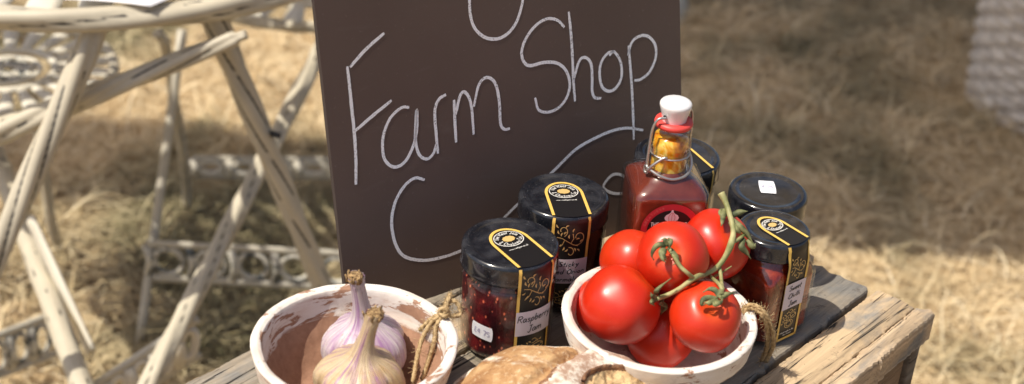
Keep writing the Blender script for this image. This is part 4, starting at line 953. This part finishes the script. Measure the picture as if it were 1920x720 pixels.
# ------------------------------------------------------------------ garden furniture (twisted cast rope legs)
def ext(a_, b_, z):
    """continue a->b down to height z"""
    t_ = (z-a_.z)/(b_.z-a_.z); return a_ + (b_-a_)*t_
def rope(name, a_, b_, r0, r1, parent, mat='paint', lobes=4, twist=13, depth=.24, rel=None, n=90):
    mb = MB(); P = [a_.lerp(b_, k/n) for k in range(n+1)]; tube(mb, P, lambda t_: r0+(r1-r0)*t_, 40, lobes=lobes, depth=depth, twist=twist); return mb.build(name, M[mat], parent, rel=rel)
def slat_top(root, c0, R, rel, rimr, inner, nsl, mat='paint_plain', wfrac=.55):
    mb = MB(); tube(mb, [c0+Vector((R*math.cos(2*PI*k/120), R*math.sin(2*PI*k/120), 0)) for k in range(120)], rimr, 20, closed=True, lobes=3, depth=.3, twist=14/R*.3); mb.build('rim', M['paint'], root, rel=rel)
    mb = MB()
    for rr, wd_ in ((inner, .013), (inner-.022, .006)):
        tube(mb, [c0+Vector((rr*math.cos(2*PI*k/90), rr*math.sin(2*PI*k/90), 0)) for k in range(90)], .0055 if wd_ > .01 else .004, 10, closed=True)
    tube(mb, [c0+Vector((inner*.25*math.cos(2*PI*k/40), inner*.25*math.sin(2*PI*k/40), 0)) for k in range(40)], .004, 8, closed=True)
    mb.build('inner_ring', M['paint_plain'], root, rel=rel)
    mb = MB()
    for k in range(nsl):
        a_ = 2*PI*(k+.5)/nsl; rv = Vector((math.cos(a_), math.sin(a_), 0)); tv = Vector((-rv.y, rv.x, 0)); n = 10; vs = []
        for i in range(n+1):
            t_ = i/n; rr = inner+.004+(R-inner-.006)*t_; ww = (PI*rr/nsl)*wfrac*(1+.05*mn.noise(Vector((k, t_*5, 0))))+.001*math.sin(t_*26)
            for sgn, zz in ((-1, -.001), (-.5, .0025), (.5, .0025), (1, -.001), (1, -.004), (-1, -.004)): vs.append(c0+rv*rr+tv*(ww*sgn)+Vector((0, 0, zz)))
        mb.add(vs, [(6*i+q, 6*i+(q+1) % 6, 6*i+6+(q+1) % 6, 6*i+6+q) for i in range(n) for q in range(6)])
    mb.build('slats', M[mat], root, rel=rel)
    mb = MB()
    for k in range(8):
        a_ = 2*PI*k/8; rv = Vector((math.cos(a_), math.sin(a_), 0)); tv = Vector((-rv.y, rv.x, 0)); Rr = inner-.024
        P = [c0+rv*(Rr*(.25+.75*t_))+tv*(Rr*.22*math.sin(t_*2*PI)) for t_ in [i/14 for i in range(15)]]; tube(mb, P, .0042, 8)
        cc_ = c0+rv*(Rr*.68)+tv*(Rr*.20); tube(mb, [cc_+(rv*math.cos(q)+tv*math.sin(q))*(Rr*.13*(1-q/9)) for q in [i*.45 for i in range(14)]], .003, 8)
    mb.build('rosette', M['ornament'], root, rel=rel)
def ornate(root, A, B, up_, h_, name='scroll_panel', n=6, rel=None, r=.0045, mat='ornament', frame=True):
    """openwork rail between A and B with rings and crossing leaves"""
    ax = (B-A); L_ = ax.length; ax.normalize(); q = lambda x, y: A+ax*x+up_*y
    if frame:
        for yy_, r_ in ((0, .0072), (h_, .006)): mb = MB(); tube(mb, [q(L_*k/20, yy_) for k in range(21)], r_, 10, flat=.6); mb.build('rail', M['paint_grey'], root, rel=rel)
    mb = MB(); w_ = L_/n
    for k in range(n):
        cx = (k+.5)*w_; tube(mb, [q(cx+.34*w_*math.cos(a_), h_/2+.36*h_*math.sin(a_)) for a_ in [2*PI*i/20 for i in range(20)]], r, 7, closed=True)
        for sgn in (-1, 1): tube(mb, catmull([q(k*w_-.05*w_, h_*(.5-.42*sgn)), q(k*w_+.12*w_, h_*.5), q(k*w_, h_*(.5+.42*sgn))], 5), r*1.2, 7)
        tube(mb, [q(k*w_, .08*h_), q(k*w_+.005, .5*h_), q(k*w_, .92*h_)], r*1.5, 7)
    return mb.build(name, M[mat], root, rel=rel)
# near bistro table
TZ = -.07; front = un(10, 33, TZ); TR = .41; tc_ = Vector((front.x+.0, front.y+TR, TZ))
tb = empty('bistro_table', (tc_.x, tc_.y, GZ)); rel = Vector((tc_.x, tc_.y, GZ))
tag(tb, 'cream folding bistro table with twisted rope legs and worn black grooves', 'table')
slat_top(tb, tc_, TR, rel, .0150, .16, 40, wfrac=.66)

def pt(x, y, Y): return atY(x, y, Y)
A0, A1 = un(186, 42, TZ-.012), pt(30, 395, 1.42); rope('leg', A0, ext(A0, A1, GZ), .0150, .0140, tb, rel=rel)
B0, B1 = un(394, 14, TZ-.012), pt(600, 525, 1.62); rope('leg', B0, ext(B0, B1, GZ+.004), .0165, .0120, tb, rel=rel)
D0, D1 = pt(622, 55, 2.02), pt(320, 640, 1.45); rope('leg', D0, ext(D0, D1, GZ), .0135, .0115, tb, rel=rel)
C0, C1 = pt(-22, 250, 1.90), pt(150, 715, 1.40); rope('leg', C0, ext(C0, C1, GZ), .0150, .0140, tb, rel=rel)
S0, S1 = pt(-40, 262, 1.50), pt(462, 64, 1.545)
mb = MB(); P = [S0.lerp(S1, k/70) for k in range(71)]; tube(mb, P, lambda t_: .0165-.0065*t_-(.004 if t_ > .97 else 0), 40, lobes=4, depth=.24, twist=13, phase=.8); mb.build('stretcher', M['paint'], tb, rel=rel)
mb = MB(); tube(mb, [pt(508, 250, 1.60), pt(522, 254, 1.585)], .004, 8); mb.build('pivot_bolt', M['ink'], tb, rel=rel)
e0 = ext(D0, D1, -.52); e1 = ext(C0, C1, -.52)
E0, E1 = pt(372, 596, 1.50), pt(150, 742, 1.42)
ornate(tb, E1, E0, Vector((0, 0, -1)), .055, 'pierced_panel', 5, rel, .006, 'paint_plain')
FL0, FL1 = pt(-30, 640, 1.70), pt(95, 592, 1.78)
ornate(tb, FL0, FL1, Vector((0, 0, -1)), .07, 'scroll_panel', 3, rel)
mb = MB(); fl0, fl1 = pt(58, 412, 1.62), pt(172, 662, 1.50); sdv = Vector((.02, 0, 0))
tube(mb, [fl0.lerp(fl1, k/20) for k in range(21)], .0150, 12, flat=.35); mb.build('flat_brace', M['paint_plain'], tb, rel=rel)
# leaflet on the table
lf = MB(); lp = [un(140, -40, TZ+.018), un(470, -60, TZ+.018), un(283, 12, TZ+.018), un(120, -2, TZ+.018)]
def lfn(u, v):
    a_ = lp[3].lerp(lp[2], u); b_ = lp[0].lerp(lp[1], u); return a_.lerp(b_, v)+Vector((0, 0, .002*math.sin(u*3)+.0008*math.sin(v*5)))
grid(lf, lfn, 12, 8); lo_ = lf.build('leaflet', M['paper'], loc=lp[3]); lo_.modifiers.new('s', 'SOLIDIFY').thickness = .0006
tag(lo_, 'white printed paper leaflet lying on the edge of the bistro table', 'paper')
# round seat chair on the left
cz = -.36; cc0 = un(16, 132, cz); ch = empty('garden_chair', (cc0.x, cc0.y, GZ)); rel = Vector((cc0.x, cc0.y, GZ))
tag(ch, 'cream metal chair with round slatted seat, seen through the table legs at left', 'chair', 'cream metal garden chairs')
slat_top(ch, cc0, .150, rel, .0085, .066, 22, wfrac=.66)
for k in range(4):
    a_ = math.radians((98, 150, 205, 262)[k]); d_ = Vector((math.cos(a_), math.sin(a_), 0)); mb = MB()
    tube(mb, catmull([cc0+d_*.13+Vector((0, 0, -.005)), cc0+d_*.14+Vector((0, 0, -.12)), cc0+d_*.155+Vector((0, 0, -.30)), Vector((cc0.x, cc0.y, GZ+.004))+d_*.185], 8), .009, 16, lobes=3, depth=.3, twist=16); mb.build('leg', M['paint'], ch, rel=rel)
# chair behind, with scrolled rails
bz = -.36; rim0 = un(520, 47, bz); R3 = .205; c3 = Vector((rim0.x+.02, rim0.y+R3, bz)); ch2 = empty('garden_chair', (c3.x, c3.y, GZ)); rel = Vector((c3.x, c3.y, GZ))
tag(ch2, 'grey cream metal chair with scrolled ironwork rails standing behind the chalkboard', 'chair', 'cream metal garden chairs')
slat_top(ch2, c3, R3, rel, .0105, .12, 18)
fl_ = un(262, 648, GZ); ftop = pt(342, 55, 2.08); fr_ = fl_ + Vector((.50, .06, 0)); bl_ = un(352, 395, GZ); br_ = bl_+Vector((.50, .06, 0))
def rod(a_, b_, r=.0075): mb = MB(); tube(mb, [a_.lerp(b_, k/12) for k in range(13)], r, 12); mb.build('leg', M['paint_grey'], ch2, rel=rel)
rod(fl_+Vector((0, 0, .004)), ftop); frt = ftop+Vector((.40, .05, 0)); rod(fr_+Vector((0, 0, .004)), frt)
mb = MB(); tube(mb, catmull([un(296, 62, -.36), un(303, 70, -.37), un(312, 90, -.39), un(326, 180, -.50), un(345, 300, -.66), bl_+Vector((0, 0, .006))], 8), .0095, 16, lobes=3, depth=.3, twist=14); mb.build('leg', M['paint'], ch2, rel=rel)
rod(br_+Vector((0, 0, .004)), c3+Vector((.16, .05, 0)))
# front low rails sit on the two front rods
def on_rod(a_, b_, y_): 
    best = min(range(201), key=lambda k: abs(proj(a_.lerp(b_, k/200))[1]-y_)); return a_.lerp(b_, best/200)
def proj(p_):
    p_ = Vector(p_)-CAM; u = p_.x; w_ = p_.dot(fw); v = p_.dot(up); u /= w_; v /= w_; c_, s_ = math.cos(ROLL), math.sin(ROLL); u, v = u*c_+v*s_, -u*s_+v*c_
    return 960+u*F_PX, 360-v*F_PX
q0 = on_rod(fl_, ftop, 520); q1 = Vector((fr_.x-.03, fr_.y, q0.z)); ornate(ch2, q0, q1, Vector((0, 0, 1)), on_rod(fl_, ftop, 436).z-q0.z, 'scroll_panel', 7, rel)
q0 = bl_+Vector((.015, 0, .075)); q1 = br_+Vector((0, 0, .075)); ornate(ch2, q0, q1, Vector((0, 0, 1)), .035, 'pierced_panel', 8, rel, .006, 'paint_plain')
# ------------------------------------------------------------------ wicker basket
bp0 = un(1858, 226, GZ); BRd = .19; bc = Vector((bp0.x+BRd*.90, bp0.y+.10, GZ))
wk = empty('wicker_basket', bc); tag(wk, 'whitewashed wicker basket standing on the grass at the top right', 'basket')
mb = MB(); nst = 30; segs = nst*6; rows = 22; per = 7; Hh = .42
def wr(a_, z):
    R = BRd*(1+.16*z/Hh); row = int(z/Hh*rows); ph = (z/Hh*rows-row)
    return R + .0062*math.cos(nst*a_/2+PI*(row % 2)) + .0065*math.sin(PI*ph)
vs = []; 
for j in range(rows*per+1):
    z = Hh*j/(rows*per)
    for k in range(segs): a_ = 2*PI*k/segs; R = wr(a_, min(z, Hh-1e-6)); vs.append((R*math.cos(a_), R*math.sin(a_), z+.002))
mb.add(vs, [(j*segs+k, j*segs+(k+1) % segs, (j+1)*segs+(k+1) % segs, (j+1)*segs+k) for j in range(rows*per) for k in range(segs)])
mb.build('woven_side', M['wicker'], wk)
for z, rr in ((.008, BRd+.006), (Hh, BRd*1.16+.008)): mb = MB(); tube(mb, [(rr*math.cos(2*PI*k/90), rr*math.sin(2*PI*k/90), z) for k in range(90)], .009, 14, closed=True, lobes=3, depth=.35, twist=60); mb.build('braided_rim', M['wicker'], wk)
mb = MB(); lathe(mb, [(0, .006), (BRd-.004, .006)], 60); mb.build('base', M['wicker'], wk)
# ------------------------------------------------------------------ parasol that shades the upper right meadow (added out of frame only to cast that shade)
edgeA, edgeB = un(1290, 470, GZ), un(1900, 478, GZ)
PZ = 2.3
def up_to(p_, z): return p_ + SUN*((z-p_.z)/SUN.z)
sx_h, sy_h = 1.45, 1.75
mid = Vector((edgeA.x-.05+sx_h, (edgeA.y+edgeB.y)/2+sy_h, GZ)); pc = up_to(mid, PZ)
pa = empty('shade_canopy', (pc.x, pc.y, GZ)); rel = Vector((pc.x, pc.y, GZ))
tag(pa, 'square cream canvas parasol on a wooden pole added out of view to shade the far meadow', 'shade_canopy')
mb = MB(); hgt = PZ-GZ
def cnp(u, v):
    x, y = 2*u-1, 2*v-1; r_ = max(abs(x), abs(y)); return Vector((x*sx_h, y*sy_h, hgt+.42*(1-r_)-.03*(r_**6)*(1-min(abs(x), abs(y))**2)))
grid(mb, cnp, 24, 24); cn = mb.build('canopy', M['canvas'], pa); 
mb = MB(); tube(mb, [(0, 0, .0+hgt*k/8*1.16) for k in range(9)], .024, 16); mb.build('pole', M['pole'], pa)
mb = MB(); lathe(mb, [(0, .07), (.22, .06), (.25, .02), (.25, 0)], 40); mb.build('base', M['paint_grey'], pa)
# crate origin at the middle of its base
dc, nc = (X0+X1)/2, .5105
crate.location = ex*dc + ey*nc + Vector((0, 0, GZ))
for o in crate.children: o.location = (-dc, -nc, 0)

# ------------------------------------------------------------------ canvas awning that shades the strip of grass behind the tables (an unseen object, added for its shadow)
g0, g1 = un(130, 232, GZ), un(640, 400, GZ); AZh = 1.75
am = Vector(((g0.x-.75+g1.x+.25)/2, (g0.y+g1.y)/2, GZ)); ac = up_to(am, AZh); ahx = (g1.x+.25-g0.x+.75)/2; ahy = (g0.y-g1.y)/2
aw = empty('added_awning', (ac.x, ac.y, GZ)); tag(aw, 'narrow cream canvas awning on poles, added out of view to shade the grass', 'shade_awning')
mb = MB(); grid(mb, lambda u, v: Vector(((2*u-1)*ahx, (2*v-1)*ahy+.03*math.sin(u*9)*math.cos(v*4), AZh-GZ-.05*math.sin(PI*u)*math.sin(PI*v))), 30, 10); mb.build('canopy', M['canvas'], aw)
for sx0 in (-1, 1):
    for sy0 in (-1, 1): mb = MB(); tube(mb, [(sx0*ahx, sy0*ahy, (AZh-GZ)*k/6) for k in range(7)], .016, 12); mb.build('pole', M['pole'], aw)
